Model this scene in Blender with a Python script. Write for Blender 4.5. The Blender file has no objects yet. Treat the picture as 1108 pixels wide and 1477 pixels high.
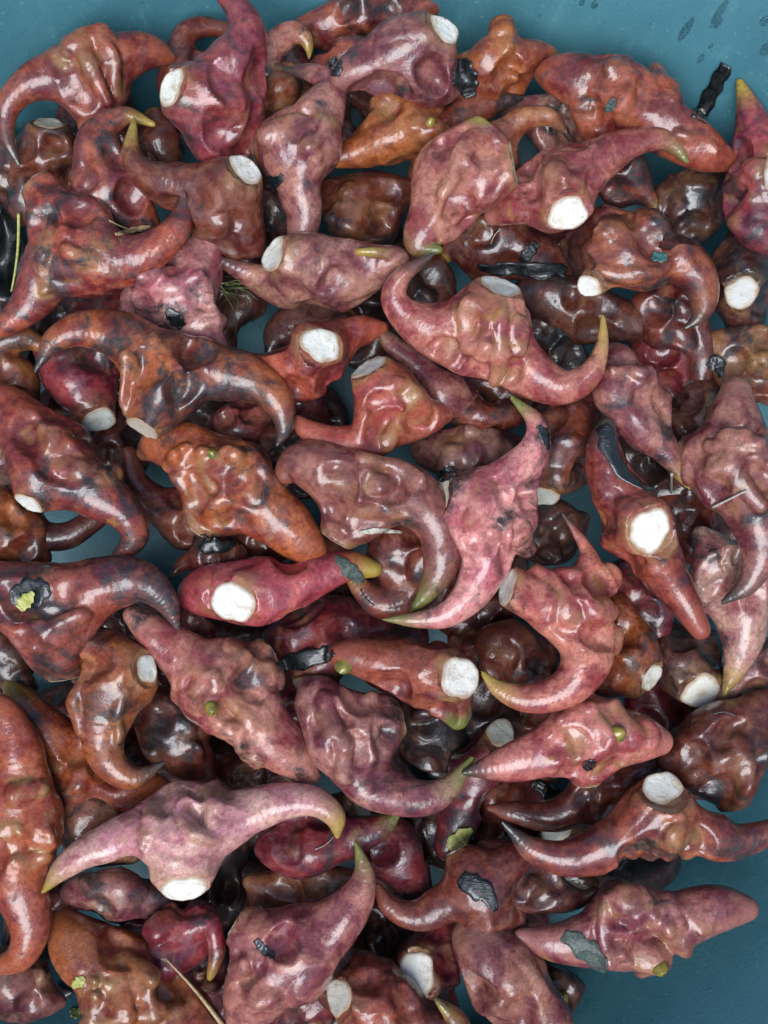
import bpy, math, random
import numpy as np
from mathutils import Vector, Matrix

# ------------------------------------------------------------------ camera, light, exposure
S = 0.24 / 1108.0            # metres per unit on the plane of the topmost fruits
W, H = 1108.0, 1477.0
D = 1750.0                   # camera height over that plane, in the same units
CX, CY = W / 2, H / 2
scene = bpy.context.scene
cam_data = bpy.data.cameras.new('camera')
cam = bpy.data.objects.new('camera', cam_data)
scene.collection.objects.link(cam)
cam.location = (0, 0, D * S)
cam_data.sensor_fit = 'VERTICAL'
cam_data.sensor_height = 24.0
cam_data.lens = 24.0 * D / H
cam_data.clip_start = 0.01
cam_data.clip_end = 50
scene.camera = cam

SUN_EL, SUN_AZ = math.radians(67), math.radians(-163)      # azimuth from +Y (top of the picture) towards +X
world = bpy.data.worlds.new('World')
scene.world = world
world.use_nodes = True
wn = world.node_tree
sky = wn.nodes.new('ShaderNodeTexSky')
sky.sky_type = 'NISHITA'
sky.sun_disc = False
sky.sun_elevation = SUN_EL
sky.sun_rotation = SUN_AZ
sky.air_density = 1.0
sky.dust_density = 3.0
bg = wn.nodes['Background']
bg.inputs['Strength'].default_value = 0.062
wn.links.new(sky.outputs[0], bg.inputs['Color'])
sun_data = bpy.data.lights.new('sun', 'SUN')
sun_data.energy = 1.5
sun_data.angle = math.radians(46)
sun_data.color = (0.86, 0.93, 1.0)
sun = bpy.data.objects.new('sun', sun_data)
scene.collection.objects.link(sun)
sdir = Vector((math.sin(SUN_AZ) * math.cos(SUN_EL), math.cos(SUN_AZ) * math.cos(SUN_EL), math.sin(SUN_EL)))
sun.rotation_euler = sdir.to_track_quat('Z', 'Y').to_euler()
scene.view_settings.view_transform = 'Standard'
scene.view_settings.look = 'None'
scene.view_settings.gamma = 1.0
scene.view_settings.use_curve_mapping = False
scene.view_settings.exposure = 1.42
scene.cycles.use_denoising = True
scene.cycles.max_bounces = 5
scene.cycles.diffuse_bounces = 3
scene.cycles.glossy_bounces = 3

COL = scene.collection
def wpos(x, y, z):
    """point at height z (units) seen at x, y on the reference plane"""
    f = (D - z) / D
    return Vector(((x - CX) * S * f, -(y - CY) * S * f, z * S))

# ------------------------------------------------------------------ materials
def nodes_of(name):
    m = bpy.data.materials.new(name); m.use_nodes = True
    nt = m.node_tree
    return m, nt, nt.nodes['Principled BSDF']
class G:
    """tiny node-graph helper"""
    def __init__(s, nt): s.nt = nt
    def n(s, t, **kw):
        o = s.nt.nodes.new(t)
        for k, v in kw.items(): setattr(o, k, v)
        return o
    def put(s, sock, v):
        if isinstance(v, bpy.types.NodeSocket): s.nt.links.new(v, sock)
        elif v is not None: sock.default_value = v
    def math(s, op, a, b=None, c=None, clamp=False):
        o = s.n('ShaderNodeMath', operation=op, use_clamp=clamp)
        s.put(o.inputs[0], a); s.put(o.inputs[1], b)
        if c is not None: s.put(o.inputs[2], c)
        return o.outputs[0]
    def mapr(s, v, a, b, c=0.0, d=1.0, smooth=True):
        o = s.n('ShaderNodeMapRange'); o.interpolation_type = 'SMOOTHSTEP' if smooth else 'LINEAR'
        s.put(o.inputs[0], v); s.put(o.inputs[1], a); s.put(o.inputs[2], b); s.put(o.inputs[3], c); s.put(o.inputs[4], d)
        return o.outputs[0]
    def mix(s, f, a, b, mode='MIX'):
        o = s.n('ShaderNodeMix', data_type='RGBA', blend_type=mode)
        s.put(o.inputs[0], f); s.put(o.inputs[6], a); s.put(o.inputs[7], b)
        return o.outputs[2]
    def noise(s, vec, scale, detail=2.0, rough=0.5, dist=0.0):
        o = s.n('ShaderNodeTexNoise'); s.put(o.inputs['Vector'], vec)
        o.inputs['Scale'].default_value = scale; o.inputs['Detail'].default_value = detail
        o.inputs['Roughness'].default_value = rough; o.inputs['Distortion'].default_value = dist
        return o.outputs[0]
    def attr(s, name, kind='OBJECT'):
        o = s.n('ShaderNodeAttribute'); o.attribute_type = kind; o.attribute_name = name
        return o
    def bump(s, h, strength, dist, normal=None):
        o = s.n('ShaderNodeBump'); s.put(o.inputs['Height'], h)
        o.inputs['Strength'].default_value = strength; o.inputs['Distance'].default_value = dist
        if normal is not None: s.put(o.inputs['Normal'], normal)
        return o.outputs[0]
def rgb(*c): return (c[0], c[1], c[2], 1.0)

def coords(g):
    tc = g.n('ShaderNodeTexCoord')
    off = g.n('ShaderNodeVectorMath', operation='ADD')
    g.put(off.inputs[0], tc.outputs['Object']); g.put(off.inputs[1], g.attr('seed').outputs['Vector'])
    return off.outputs[0]

def make_skin():
    m, nt, p = nodes_of('wet caltrop skin'); g = G(nt)
    v = coords(g)
    base = g.attr('pigment').outputs['Color']; second = g.attr('pigment_b').outputs['Color']
    tipc = g.attr('tip_pigment').outputs['Color']; stain = g.attr('stain').outputs['Fac']; tan = g.attr('tan').outputs['Fac']
    tip = g.attr('tip', 'GEOMETRY').outputs['Fac']; knob = g.attr('knob', 'GEOMETRY').outputs['Fac']; collar = g.attr('collar', 'GEOMETRY').outputs['Fac']
    n1 = g.noise(v, 80, 4, 0.6, 0.5)
    c = g.mix(g.mapr(n1, 0.40, 0.60), base, second)
    n2 = g.noise(v, 230, 3, 0.62)
    c = g.mix(g.mapr(n2, 0.48, 0.72, 0.0, 0.25), c, g.mix(0.45, c, rgb(0.56, 0.31, 0.21), 'MIX'))
    c = g.mix(g.mapr(n2, 0.50, 0.30, 0.0, 0.6), c, g.mix(1.0, c, rgb(0.50, 0.33, 0.34), 'MULTIPLY'))
    # fine fibrous mottling
    n6 = g.noise(v, 620, 4, 0.68, 0.6)
    c = g.mix(1.0, c, g.mix(g.mapr(n6, 0.32, 0.66), rgb(0.70, 0.64, 0.63), rgb(1.14, 1.12, 1.10)), 'MULTIPLY')
    # olive-tan pigment on the raised knobs and ridges, round the stem end
    n3 = g.noise(v, 120, 3, 0.6)
    kf = g.math('MULTIPLY', g.math('MULTIPLY', knob, g.mapr(n3, 0.40, 0.64), clamp=True), g.math('MULTIPLY', tan, 0.8), clamp=True)
    c = g.mix(kf, c, rgb(0.27, 0.145, 0.055))
    cf = g.math('MULTIPLY', collar, g.mapr(n3, 0.60, 0.38, 0.05, 0.7))
    c = g.mix(cf, c, rgb(0.26, 0.15, 0.06))
    c = g.mix(g.math('MULTIPLY', g.mapr(n1, 0.62, 0.74), g.math('MULTIPLY', tan, 0.6)), c, rgb(0.30, 0.155, 0.04))
    # horn ends
    c = g.mix(g.mapr(g.math('ADD', tip, g.math('MULTIPLY', n2, 0.22)), 0.74, 1.10), c, tipc)
    # black pond stains
    n4 = g.noise(v, 62, 6, 0.66, 0.5)
    thr = g.math('SUBTRACT', 0.665, g.math('MULTIPLY', stain, 0.34))
    sf = g.mapr(n4, thr, g.math('ADD', thr, 0.13))
    n5 = g.noise(v, 1250, 2, 0.6)
    sf = g.math('MULTIPLY', sf, g.mapr(n6, 0.34, 0.56, 0.45, 1.0))
    c = g.mix(g.math('MULTIPLY', sf, 0.94), c, rgb(0.012, 0.016, 0.019))
    # fine pepper of dark dots
    pf = g.math('MULTIPLY', g.mapr(n5, 0.52, 0.68), g.mapr(n3, 0.40, 0.62, 0.02, 0.30))
    c = g.mix(pf, c, rgb(0.03, 0.017, 0.014))
    g.put(p.inputs['Base Color'], c)
    g.put(p.inputs['Roughness'], g.mapr(n2, 0.35, 0.65, 0.38, 0.58))
    # skin relief: shallow creases, finer pebbling in patches
    patch = g.mapr(n3, 0.42, 0.60, 0.25, 1.0)
    h1 = g.math('ADD', g.math('MULTIPLY', n2, 0.35), g.math('MULTIPLY', n6, 0.34))
    h2 = g.math('MULTIPLY', n5, g.math('MULTIPLY', patch, 0.22))
    hgt = g.math('ADD', h1, h2)
    g.put(p.inputs['Normal'], g.bump(hgt, 0.6, 0.0010))
    p.inputs['Specular IOR Level'].default_value = 0.3
    g.put(p.inputs['Coat Weight'], g.mapr(g.noise(v, 105, 4, 0.6, 0.4), 0.40, 0.50, 0.10, 1.0))
    g.put(p.inputs['Coat Roughness'], g.mapr(n3, 0.40, 0.62, 0.04, 0.13))
    p.inputs['Coat IOR'].default_value = 1.48
    g.put(p.inputs['Coat Normal'], g.bump(g.math('ADD', g.math('MULTIPLY', n6, 0.30), g.math('MULTIPLY', n5, 0.26)), 0.22, 0.0010))
    return m

def make_scar():
    m, nt, p = nodes_of('corky stem scar'); g = G(nt)
    v = coords(g)
    base = g.attr('pigment').outputs['Color']
    rim = g.attr('rim', 'GEOMETRY').outputs['Fac']
    n1 = g.noise(v, 300, 4, 0.65)
    n2 = g.noise(v, 1400, 3, 0.6)
    c = g.mix(g.mapr(n1, 0.50, 0.72, 0.0, 0.75), base, rgb(0.40, 0.30, 0.18))
    wv = g.math('SINE', g.math('MULTIPLY', g.math('ADD', rim, g.math('MULTIPLY', n1, 0.35)), 9.0))
    ring = g.math('MULTIPLY', g.mapr(wv, 0.7, 1.0), g.mapr(g.noise(v, 160, 2), 0.48, 0.66, 0.0, 0.4))
    c = g.mix(ring, c, rgb(0.20, 0.13, 0.08))
    c = g.mix(g.mapr(g.math('ADD', rim, g.math('MULTIPLY', n1, 0.25)), 0.84, 1.12, 0.0, 0.85), c, rgb(0.27, 0.17, 0.09))
    c = g.mix(g.mapr(n2, 0.60, 0.72, 0.0, 0.5), c, rgb(0.24, 0.18, 0.11))
    g.put(p.inputs['Base Color'], c)
    p.inputs['Roughness'].default_value = 0.62
    g.put(p.inputs['Normal'], g.bump(g.math('ADD', n1, g.math('MULTIPLY', n2, 0.3)), 0.6, 0.0008))
    return m

def make_bud():
    m, nt, p = nodes_of('yellow green bud'); g = G(nt)
    v = coords(g)
    c = g.mix(g.mapr(g.noise(v, 500, 3), 0.4, 0.65), rgb(0.22, 0.165, 0.02), rgb(0.09, 0.10, 0.02))
    g.put(p.inputs['Base Color'], c)
    p.inputs['Roughness'].default_value = 0.3
    p.inputs['Coat Weight'].default_value = 0.5
    return m

def make_leaf(name, ca, cb, rough=0.35, scale=500, bump=0.6, coat=0.4):
    m, nt, p = nodes_of(name); g = G(nt)
    tc = g.n('ShaderNodeTexCoord').outputs['Object']
    n1 = g.noise(tc, scale, 4, 0.65)
    g.put(p.inputs['Base Color'], g.mix(g.mapr(n1, 0.40, 0.64), rgb(*ca), rgb(*cb)))
    g.put(p.inputs['Roughness'], g.mapr(g.noise(tc, scale * 0.6, 3), 0.35, 0.65, rough * 0.7, rough * 1.5))
    mp = g.n('ShaderNodeMapping'); mp.inputs['Scale'].default_value = (1, 5, 1); g.put(mp.inputs['Vector'], tc)
    g.put(p.inputs['Normal'], g.bump(g.noise(mp.outputs[0], scale, 4, 0.65), bump, 0.0008))
    p.inputs['Coat Weight'].default_value = coat
    p.inputs['Coat Roughness'].default_value = 0.1
    return m

def make_plastic():
    m, nt, p = nodes_of('teal basin plastic'); g = G(nt)
    tc = g.n('ShaderNodeTexCoord').outputs['Object']
    n1 = g.noise(tc, 18, 4, 0.6)
    c = g.mix(g.mapr(n1, 0.35, 0.7), rgb(0.038, 0.135, 0.170), rgb(0.052, 0.166, 0.202))
    mp = g.n('ShaderNodeMapping'); mp.inputs['Scale'].default_value = (1, 1, 0.15); g.put(mp.inputs['Vector'], tc)
    n2 = g.noise(mp.outputs[0], 160, 4, 0.7)
    c = g.mix(g.mapr(n2, 0.55, 0.75, 0.0, 0.35), c, rgb(0.09, 0.26, 0.29))
    n3 = g.noise(tc, 700, 2, 0.6)
    c = g.mix(g.mapr(n3, 0.66, 0.74, 0.0, 0.6), c, rgb(0.16, 0.28, 0.29))
    n4 = g.noise(tc, 420, 3, 0.6)
    c = g.mix(g.mapr(n4, 0.66, 0.74, 0.0, 0.6), c, rgb(0.012, 0.04, 0.05))
    g.put(p.inputs['Base Color'], c)
    g.put(p.inputs['Roughness'], g.mapr(n2, 0.3, 0.7, 0.42, 0.58))
    p.inputs['Coat Weight'].default_value = 0.0
    p.inputs['Coat Roughness'].default_value = 0.25
    g.put(p.inputs['Normal'], g.bump(g.math('ADD', g.noise(tc, 900, 3), g.math('MULTIPLY', n2, 0.5)), 0.18, 0.0006))
    return m

def make_water():
    m, nt, p = nodes_of('water drop')
    p.inputs['Base Color'].default_value = rgb(0.9, 0.97, 1.0)
    p.inputs['Roughness'].default_value = 0.03
    p.inputs['IOR'].default_value = 1.33
    p.inputs['Transmission Weight'].default_value = 1.0
    return m

M = dict(skin=make_skin(), scar=make_scar(), bud=make_bud(), plastic=make_plastic(), water=make_water(),
         black=make_leaf('rotted black leaf', (0.005, 0.006, 0.007), (0.012, 0.016, 0.017), 0.16, 380, 0.5, 0.7),
         grey=make_leaf('grey green leaf', (0.035, 0.05, 0.045), (0.10, 0.13, 0.11), 0.45, 900, 0.7, 0.2),
         yellow=make_leaf('yellow green leaf', (0.42, 0.42, 0.13), (0.26, 0.28, 0.06), 0.4, 600, 0.4, 0.2),
         green=make_leaf('green frond', (0.10, 0.13, 0.045), (0.16, 0.17, 0.07), 0.4, 600, 0.2, 0.3),
         straw=make_leaf('straw', (0.42, 0.30, 0.16), (0.25, 0.16, 0.08), 0.5, 900, 0.5, 0.2),
         pale=make_leaf('pale fibre', (0.45, 0.42, 0.36), (0.28, 0.25, 0.2), 0.5, 900, 0.5, 0.2),
         teal=make_leaf('blue green fragment', (0.03, 0.10, 0.10), (0.07, 0.20, 0.19), 0.4, 900, 0.5, 0.3),
         speck=make_leaf('white grit', (0.6, 0.62, 0.6), (0.4, 0.42, 0.42), 0.5, 900, 0.3, 0.0))

# ------------------------------------------------------------------ fruit surface: smooth-blended tapered limbs, meshed
def smin(a, b, k):
    h = np.clip(0.5 + 0.5 * (b - a) / k, 0, 1)
    return b + (a - b) * h - k * h * (1 - h)

def spline(ctrl, per=7):
    """Catmull-Rom through (x,y,z,r) rows"""
    c = np.asarray(ctrl, np.float32)
    ext = np.vstack([2 * c[0] - c[1], c, 2 * c[-1] - c[-2]])
    out = []
    for i in range(len(c) - 1):
        p0, p1, p2, p3 = ext[i:i + 4]
        for t in np.linspace(0, 1, per, endpoint=False):
            out.append(0.5 * (2 * p1 + (p2 - p0) * t + (2 * p0 - 5 * p1 + 4 * p2 - p3) * t * t + (3 * p1 - p0 - 3 * p2 + p3) * t ** 3))
    out.append(c[-1])
    o = np.array(out, np.float32); o[:, 3] = np.maximum(o[:, 3], 1.6)
    return o

def chain(P, pts, tt=None):
    best = np.full(len(P), 1e9, np.float32); bt = np.zeros(len(P), np.float32)
    n = len(pts) - 1
    for i in range(n):
        a, b = pts[i, :3], pts[i + 1, :3]
        ab = b - a; L = float(ab @ ab) + 1e-6
        q = P - a
        t = np.clip((q @ ab) / L, 0, 1)
        q -= t[:, None] * ab
        d = np.sqrt(np.einsum('ij,ij->i', q, q)) - (pts[i, 3] + (pts[i + 1, 3] - pts[i, 3]) * t)
        m = d < best
        best[m] = d[m]
        if tt is not None: bt[m] = (tt[i] + (tt[i + 1] - tt[i]) * t)[m]
    return best, bt

class Fruit:
    def __init__(s, C, A, B, Sc, flat, rng, bumpy, web, fold=0.75, hollow=1.0):
        s.fold = fold
        s.R = R = C[2] * 0.99
        def loc(q):
            dz = q[3] if len(q) > 3 else 0.0
            return np.array([q[0] - C[0], -(q[1] - C[1]), dz, q[2]], np.float32)
        c0 = np.array([0, 0, 0, R * 0.97], np.float32)
        s.loc = loc
        s.A = spline([c0] + [loc(q) for q in A]); s.B = spline([c0] + [loc(q) for q in B])
        def tpar(p):
            L = np.concatenate([[0], np.cumsum(np.linalg.norm(np.diff(p[:, :3], axis=0), axis=1))]); return L / L[-1]
        s.tA, s.tB = tpar(s.A), tpar(s.B)
        a0, b0 = loc(A[0])[:3], loc(B[0])[:3]
        u = a0 - b0; u /= np.linalg.norm(u) + 1e-6
        s.scar = None
        if Sc is not None:
            sp = loc(Sc); nrm = sp[:3] / (np.linalg.norm(sp[:3]) + 1e-6)
            if len(Sc) > 4:      # how far the cut face tilts up
                xy = nrm[:2] / (np.linalg.norm(nrm[:2]) + 1e-6); q = math.sqrt(1 - Sc[4] ** 2)
                nrm = np.array([xy[0] * q, xy[1] * q, Sc[4]], np.float32)
            ext = sp[:3] + nrm * sp[3] * 0.35
            s.scar = (sp[:3], nrm.astype(np.float32), float(sp[3]))
            s.neck = np.array([[0, 0, 0, R * 0.86], [*(sp[:3] * 0.6), R * 0.35 + sp[3] * 0.66], [*ext, sp[3] * 0.9]], np.float32)
            sd = nrm
        else:
            mid = (s.A[-1, :3] + s.B[-1, :3]) * 0.5; sd = mid - u * float(mid @ u)
            if np.linalg.norm(sd) < R * 0.2: sd = np.array([0.2, -1, -0.3])
            sd = sd / np.linalg.norm(sd)
            s.neck = np.array([[0, 0, 0, R * 0.8], [*(sd * R * 0.7), R * 0.5]], np.float32)
        self_cr = -sd * R * 0.34
        s.neck = np.vstack([[*self_cr, R * 0.84], s.neck]).astype(np.float32)
        sd = sd - u * float(sd @ u); sd /= np.linalg.norm(sd) + 1e-6
        w = np.cross(u, sd); w /= np.linalg.norm(w) + 1e-6
        if w[2] < 0: w = -w
        s.u, s.s, s.w, s.flat = u.astype(np.float32), sd.astype(np.float32), w.astype(np.float32), flat
        s.web = web
        s.knobs = []
        # growth bumps: one tubercle on each face, a knobbly crown opposite the stem, ridges between
        def add(p, r, k=0.38):
            e = rng.normal(size=3); e = e / np.linalg.norm(e) * r * rng.uniform(0.5, 1.1)
            s.knobs.append((np.array([[*((p + e) * 0.87), r * 0.9], [*(p * 0.88), r * 1.2], [*((p - e) * 0.86), r * 0.95]], np.float32), max(5.0, r * k)))
        def ridge(p, q, r0, r1):
            mid = (p + q) / 2 + rng.normal(0, R * 0.08, 3)
            s.knobs.append((np.array([[*p * 0.9, r0 * 1.3], [*mid * 0.93, (r0 + r1) * 0.62], [*q * 0.95, r1 * 1.15]], np.float32), 6.0))
        for sg in (1, -1):
            tb = w * sg * R * 0.66 * flat - sd * R * rng.uniform(-0.05, 0.25) + u * R * rng.uniform(-0.25, 0.25)
            if bumpy > 0: add(tb, R * rng.uniform(0.27, 0.36) * bumpy)
            for hu in (1, -1):
                if rng.random() < 0.75 * bumpy:
                    ridge(tb * 0.98, u * hu * R * rng.uniform(0.75, 1.1) - sd * R * rng.uniform(0.0, 0.45) + w * sg * R * 0.46 * flat, R * 0.20, R * 0.13)
            if rng.random() < 0.8 * bumpy:
                ridge(tb, -sd * R * 0.92 + w * sg * R * 0.25 + u * R * rng.uniform(-0.3, 0.3), R * 0.22, R * 0.2)
        for hu in (-0.75, -0.1, 0.6):
            if rng.random() < 0.85 * bumpy:
                add(-sd * R * rng.uniform(0.62, 0.8) + u * R * (hu + rng.uniform(-0.15, 0.15)) + w * R * rng.uniform(-0.35, 0.35), R * rng.uniform(0.26, 0.36))
        s.dents = []
        for sg in (1, -1):          # shallow hollows that leave a keel down each face and a spine along the horns
            for hu in (1, -1):
                for vs, pr in ((1, 0.9), (-1, 0.7)):
                    if rng.random() > pr * hollow: continue
                    r = R * rng.uniform(0.6, 0.95)
                    p = u * hu * R * rng.uniform(0.5, 0.85) + sd * vs * R * rng.uniform(0.4, 0.75) + w * sg * (R * flat * rng.uniform(0.42, 0.56) + r)
                    if s.scar is not None:
                        r = min(r, float(np.linalg.norm(p - s.scar[0])) - s.scar[2] * 1.2)
                        if r < R * 0.3: continue
                    s.dents.append((p.astype(np.float32), r))
        s.ph = rng.uniform(0, 6.28, 14)
        s.kv = np.array([(lambda d, l: d / np.linalg.norm(d) * 6.283 / l)(rng.normal(size=3), l)
                         for l in (95, 80, 70, 60, 50, 44, 38, 33, 29, 25, 22, 19, 16, 14)], np.float32)
        s.amp = np.array([2.4, 2.1, 1.8, 1.5, 1.0, .8, .5, .3, .2, .14, .1, .08, .06, .05], np.float32) * (R / 58.0)
    def warp(s, P):
        o = np.empty_like(P)
        for i in range(3):
            o[:, i] = 3.6 * np.sin(P @ s.kv[1 + i] + s.ph[i + 3]) + 1.0 * np.sin(P @ s.kv[5 + i] + s.ph[i + 6])
        return o * (s.R / 58.0) * 1.15
    def base(s, P):
        Q = P + s.w * ((P @ s.w) * (1 / s.flat - 1))[:, None]
        a, ta = chain(Q, s.A, s.tA); b, tb = chain(Q, s.B, s.tB)
        n, _ = chain(Q, s.neck)
        d = smin(smin(a, b, 16), n, s.web)
        return d, a, b, n, ta, tb
    def eval(s, P, full=False, cut=True):
        P0 = P
        d, a, b, n, ta, tb = s.base(P)
        kn = np.full(len(P), 1e9, np.float32)
        if s.scar is not None:
            h = (P0 - s.scar[0]) @ s.scar[1]
        if s.knobs or s.dents: P = P0 + s.warp(P0)
        for p, r in s.dents:
            q = P - p; d = -smin(-d, np.sqrt(np.einsum('ij,ij->i', q, q)) - r, 5.0)
        for pts, k in s.knobs:
            if len(pts) == 1:
                q = P - pts[0, :3]; kd = np.sqrt(np.einsum('ij,ij->i', q, q)) - pts[0, 3]
            else: kd, _ = chain(P, pts)
            d = smin(d, kd, k); kn = np.minimum(kn, kd)
        P = P0
        rc = np.clip((np.linalg.norm(P, axis=1) / s.R - 0.9) / 1.7, 0, 1)
        fall = 1 - 0.78 * rc * rc * (3 - 2 * rc)
        ns = np.zeros(len(P), np.float32)
        for i in range(14): ns += s.amp[i] * np.sin(P @ s.kv[i] + s.ph[i])
        wv = 0.9 * np.sin(P @ s.kv[1] + s.ph[9]) + 0.7 * np.sin(P @ s.kv[4] + s.ph[10])
        cr = np.zeros(len(P), np.float32)          # creased folds
        for i, am in ((0, 4.6), (2, -4.2), (3, 2.6), (5, -2.2)):
            cr += am * (np.abs(np.sin(0.5 * (P @ s.kv[i]) + s.ph[i + 5] + wv * 0.55)) - 0.6)
        d = d - ns * fall * 0.62 - cr * fall * fall * s.fold * s.R / 58.0
        if s.scar is not None:
            near = np.clip(1.3 - np.abs(h) / 14.0, 0, 1) * np.clip(2.2 - np.linalg.norm(P - s.scar[0], axis=1) / s.scar[2], 0, 1)
            d = d + near * (0.9 * np.sin(P @ s.kv[10] * 0.7 + 1) + 1.3 * np.sin(P @ s.kv[7]))
        if s.scar is not None and cut:
            rad = np.linalg.norm(P - s.scar[0] - h[:, None] * s.scar[1], axis=1)
            d = np.maximum(d, h + 0.22 * ns - 0.95 * np.maximum(rad - 1.2 * s.scar[2], 0))
        if s.scar is not None and not cut: return d, (h + 0.22 * ns)
        if full: return d, a, b, n, ta, tb, kn
        return d
    def top(s, x, y):
        """height of the visible surface at local x, y"""
        zs = np.linspace(s.R * 1.9, -s.R * 1.2, 60).astype(np.float32)
        P = np.stack([np.full(60, x), np.full(60, y), zs], 1).astype(np.float32)
        d = s.eval(P); i = np.argmax(d < 0)
        return float(zs[i]) if d[i] < 0 else None
    def mesh(s, h):
        allp = np.vstack([s.A, s.B, s.neck] + [k[0] for k in s.knobs])
        lo = (allp[:, :3] - allp[:, 3:4]).min(0) - 24; hi = (allp[:, :3] + allp[:, 3:4]).max(0) + 24
        nb = np.ceil((hi - lo) / (4 * h)).astype(int)
        cc = [lo[i] + (np.arange(nb[i]) * 4 + 1.5) * h for i in range(3)]
        Cg = np.stack(np.meshgrid(*cc, indexing='ij'), -1).reshape(-1, 3).astype(np.float32)
        cd = s.eval(Cg).reshape(nb)
        vals = cd.repeat(4, 0).repeat(4, 1).repeat(4, 2)
        mask = (np.abs(cd) < 4 * h * 1.35 + h).repeat(4, 0).repeat(4, 1).repeat(4, 2)
        idx = np.argwhere(mask)
        vals[mask] = s.eval((lo + idx * h).astype(np.float32))
        neg = vals < 0
        cnt = np.zeros(np.array(vals.shape) - 1, np.int8)
        cor = [(i, j, k) for i in (0, 1) for j in (0, 1) for k in (0, 1)]
        n0, n1, n2 = cnt.shape
        for i, j, k in cor: cnt += neg[i:i + n0, j:j + n1, k:k + n2]
        act = (cnt > 0) & (cnt < 8)
        ai = np.argwhere(act)
        cv = np.stack([vals[ai[:, 0] + i, ai[:, 1] + j, ai[:, 2] + k] for i, j, k in cor], 1)
        acc = np.zeros((len(ai), 3), np.float32); w = np.zeros(len(ai), np.float32)
        ca = np.array(cor, np.float32)
        for e in range(8):
            for f in range(e + 1, 8):
                if np.abs(ca[e] - ca[f]).sum() != 1: continue
                m = (cv[:, e] < 0) != (cv[:, f] < 0)
                t = cv[m, e] / (cv[m, e] - cv[m, f])
                acc[m] += ca[e] + t[:, None] * (ca[f] - ca[e]); w[m] += 1
        V = (lo + (ai + acc / w[:, None]) * h).astype(np.float32)
        vid = np.full(act.shape, -1, np.int64); vid[act] = np.arange(len(ai))
        F = []
        for ax in range(3):
            sl0 = [slice(None)] * 3; sl1 = [slice(None)] * 3
            sl0[ax] = slice(0, -1); sl1[ax] = slice(1, None)
            x = neg[tuple(sl0)] != neg[tuple(sl1)]
            e = np.argwhere(x); fl = neg[tuple(sl0)][x]
            o1, o2 = (ax + 1) % 3, (ax + 2) % 3
            ok = (e[:, o1] > 0) & (e[:, o2] > 0) & (e[:, o1] < act.shape[o1]) & (e[:, o2] < act.shape[o2])
            e, fl = e[ok], fl[ok]
            def at(d1, d2):
                q = e.copy(); q[:, o1] += d1; q[:, o2] += d2
                return vid[q[:, 0], q[:, 1], q[:, 2]]
            quad = np.stack([at(-1, -1), at(0, -1), at(0, 0), at(-1, 0)], 1)
            quad[~fl] = quad[~fl][:, ::-1]
            F.append(quad)
        F = np.vstack(F); F = F[(F >= 0).all(1)]
        for it in range(2):
            d, N = s.grad(V)
            V = V - N * np.clip(d, -h, h)[:, None] * 0.9
        d, N = s.grad(V)
        return V, F, N
    def grad(s, V, e=1.0):
        """value and normal from four taps on a tetrahedron"""
        T = np.array([[1, -1, -1], [-1, -1, 1], [-1, 1, -1], [1, 1, 1]], np.float32)
        g = np.zeros_like(V); d = np.zeros(len(V), np.float32)
        for t in T:
            q = s.eval(V + t * (e * 0.577)); g += t * q[:, None]; d += q * 0.25
        g /= np.linalg.norm(g, axis=1, keepdims=True) + 1e-6
        return d, g

def link_mesh(name, V, F, N, mat, parent, attrs=None, smooth=True):
    me = bpy.data.meshes.new(name)
    F = np.asarray(F)
    used, inv = np.unique(F, return_inverse=True); F2 = inv.reshape(F.shape); V = V[used]
    me.vertices.add(len(V)); me.vertices.foreach_set('co', V.astype(np.float32).ravel())
    k = F2.shape[1]
    me.loops.add(F2.size); me.loops.foreach_set('vertex_index', F2.astype(np.int32).ravel())
    me.polygons.add(len(F2)); me.polygons.foreach_set('loop_start', np.arange(0, F2.size, k, dtype=np.int32))
    me.update(calc_edges=True)
    me.polygons.foreach_set('use_smooth', np.ones(len(F2), bool))
    if attrs:
        for an, av in attrs.items():
            a = me.attributes.new(an, 'FLOAT', 'POINT'); a.data.foreach_set('value', av[used].astype(np.float32))
    if N is not None: me.normals_split_custom_set_from_vertices(N[used].tolist())
    me.materials.append(mat)
    o = bpy.data.objects.new(name, me); COL.objects.link(o)
    o.parent = parent
    return o

PIG = dict(
    red=((0.260, 0.058, 0.031), (0.120, 0.017, 0.020)), orange=((0.285, 0.084, 0.023), (0.160, 0.029, 0.015)),
    pink=((0.38, 0.140, 0.108), (0.205, 0.034, 0.040)), pale=((0.50, 0.255, 0.205), (0.32, 0.090, 0.098)),
    mauve=((0.285, 0.118, 0.092), (0.130, 0.027, 0.038)), crimson=((0.20, 0.027, 0.030), (0.100, 0.012, 0.026)),
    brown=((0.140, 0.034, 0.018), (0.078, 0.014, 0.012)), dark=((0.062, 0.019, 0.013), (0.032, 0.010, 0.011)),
    tan=((0.28, 0.130, 0.060), (0.20, 0.053, 0.029)))
TIP = dict(y=(0.27, 0.185, 0.03), g=(0.12, 0.13, 0.028), d=(0.035, 0.030, 0.022), n=None)
BVH_SURF = []
GROUP = 'water caltrops heaped in the basin'
count = [0]

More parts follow.
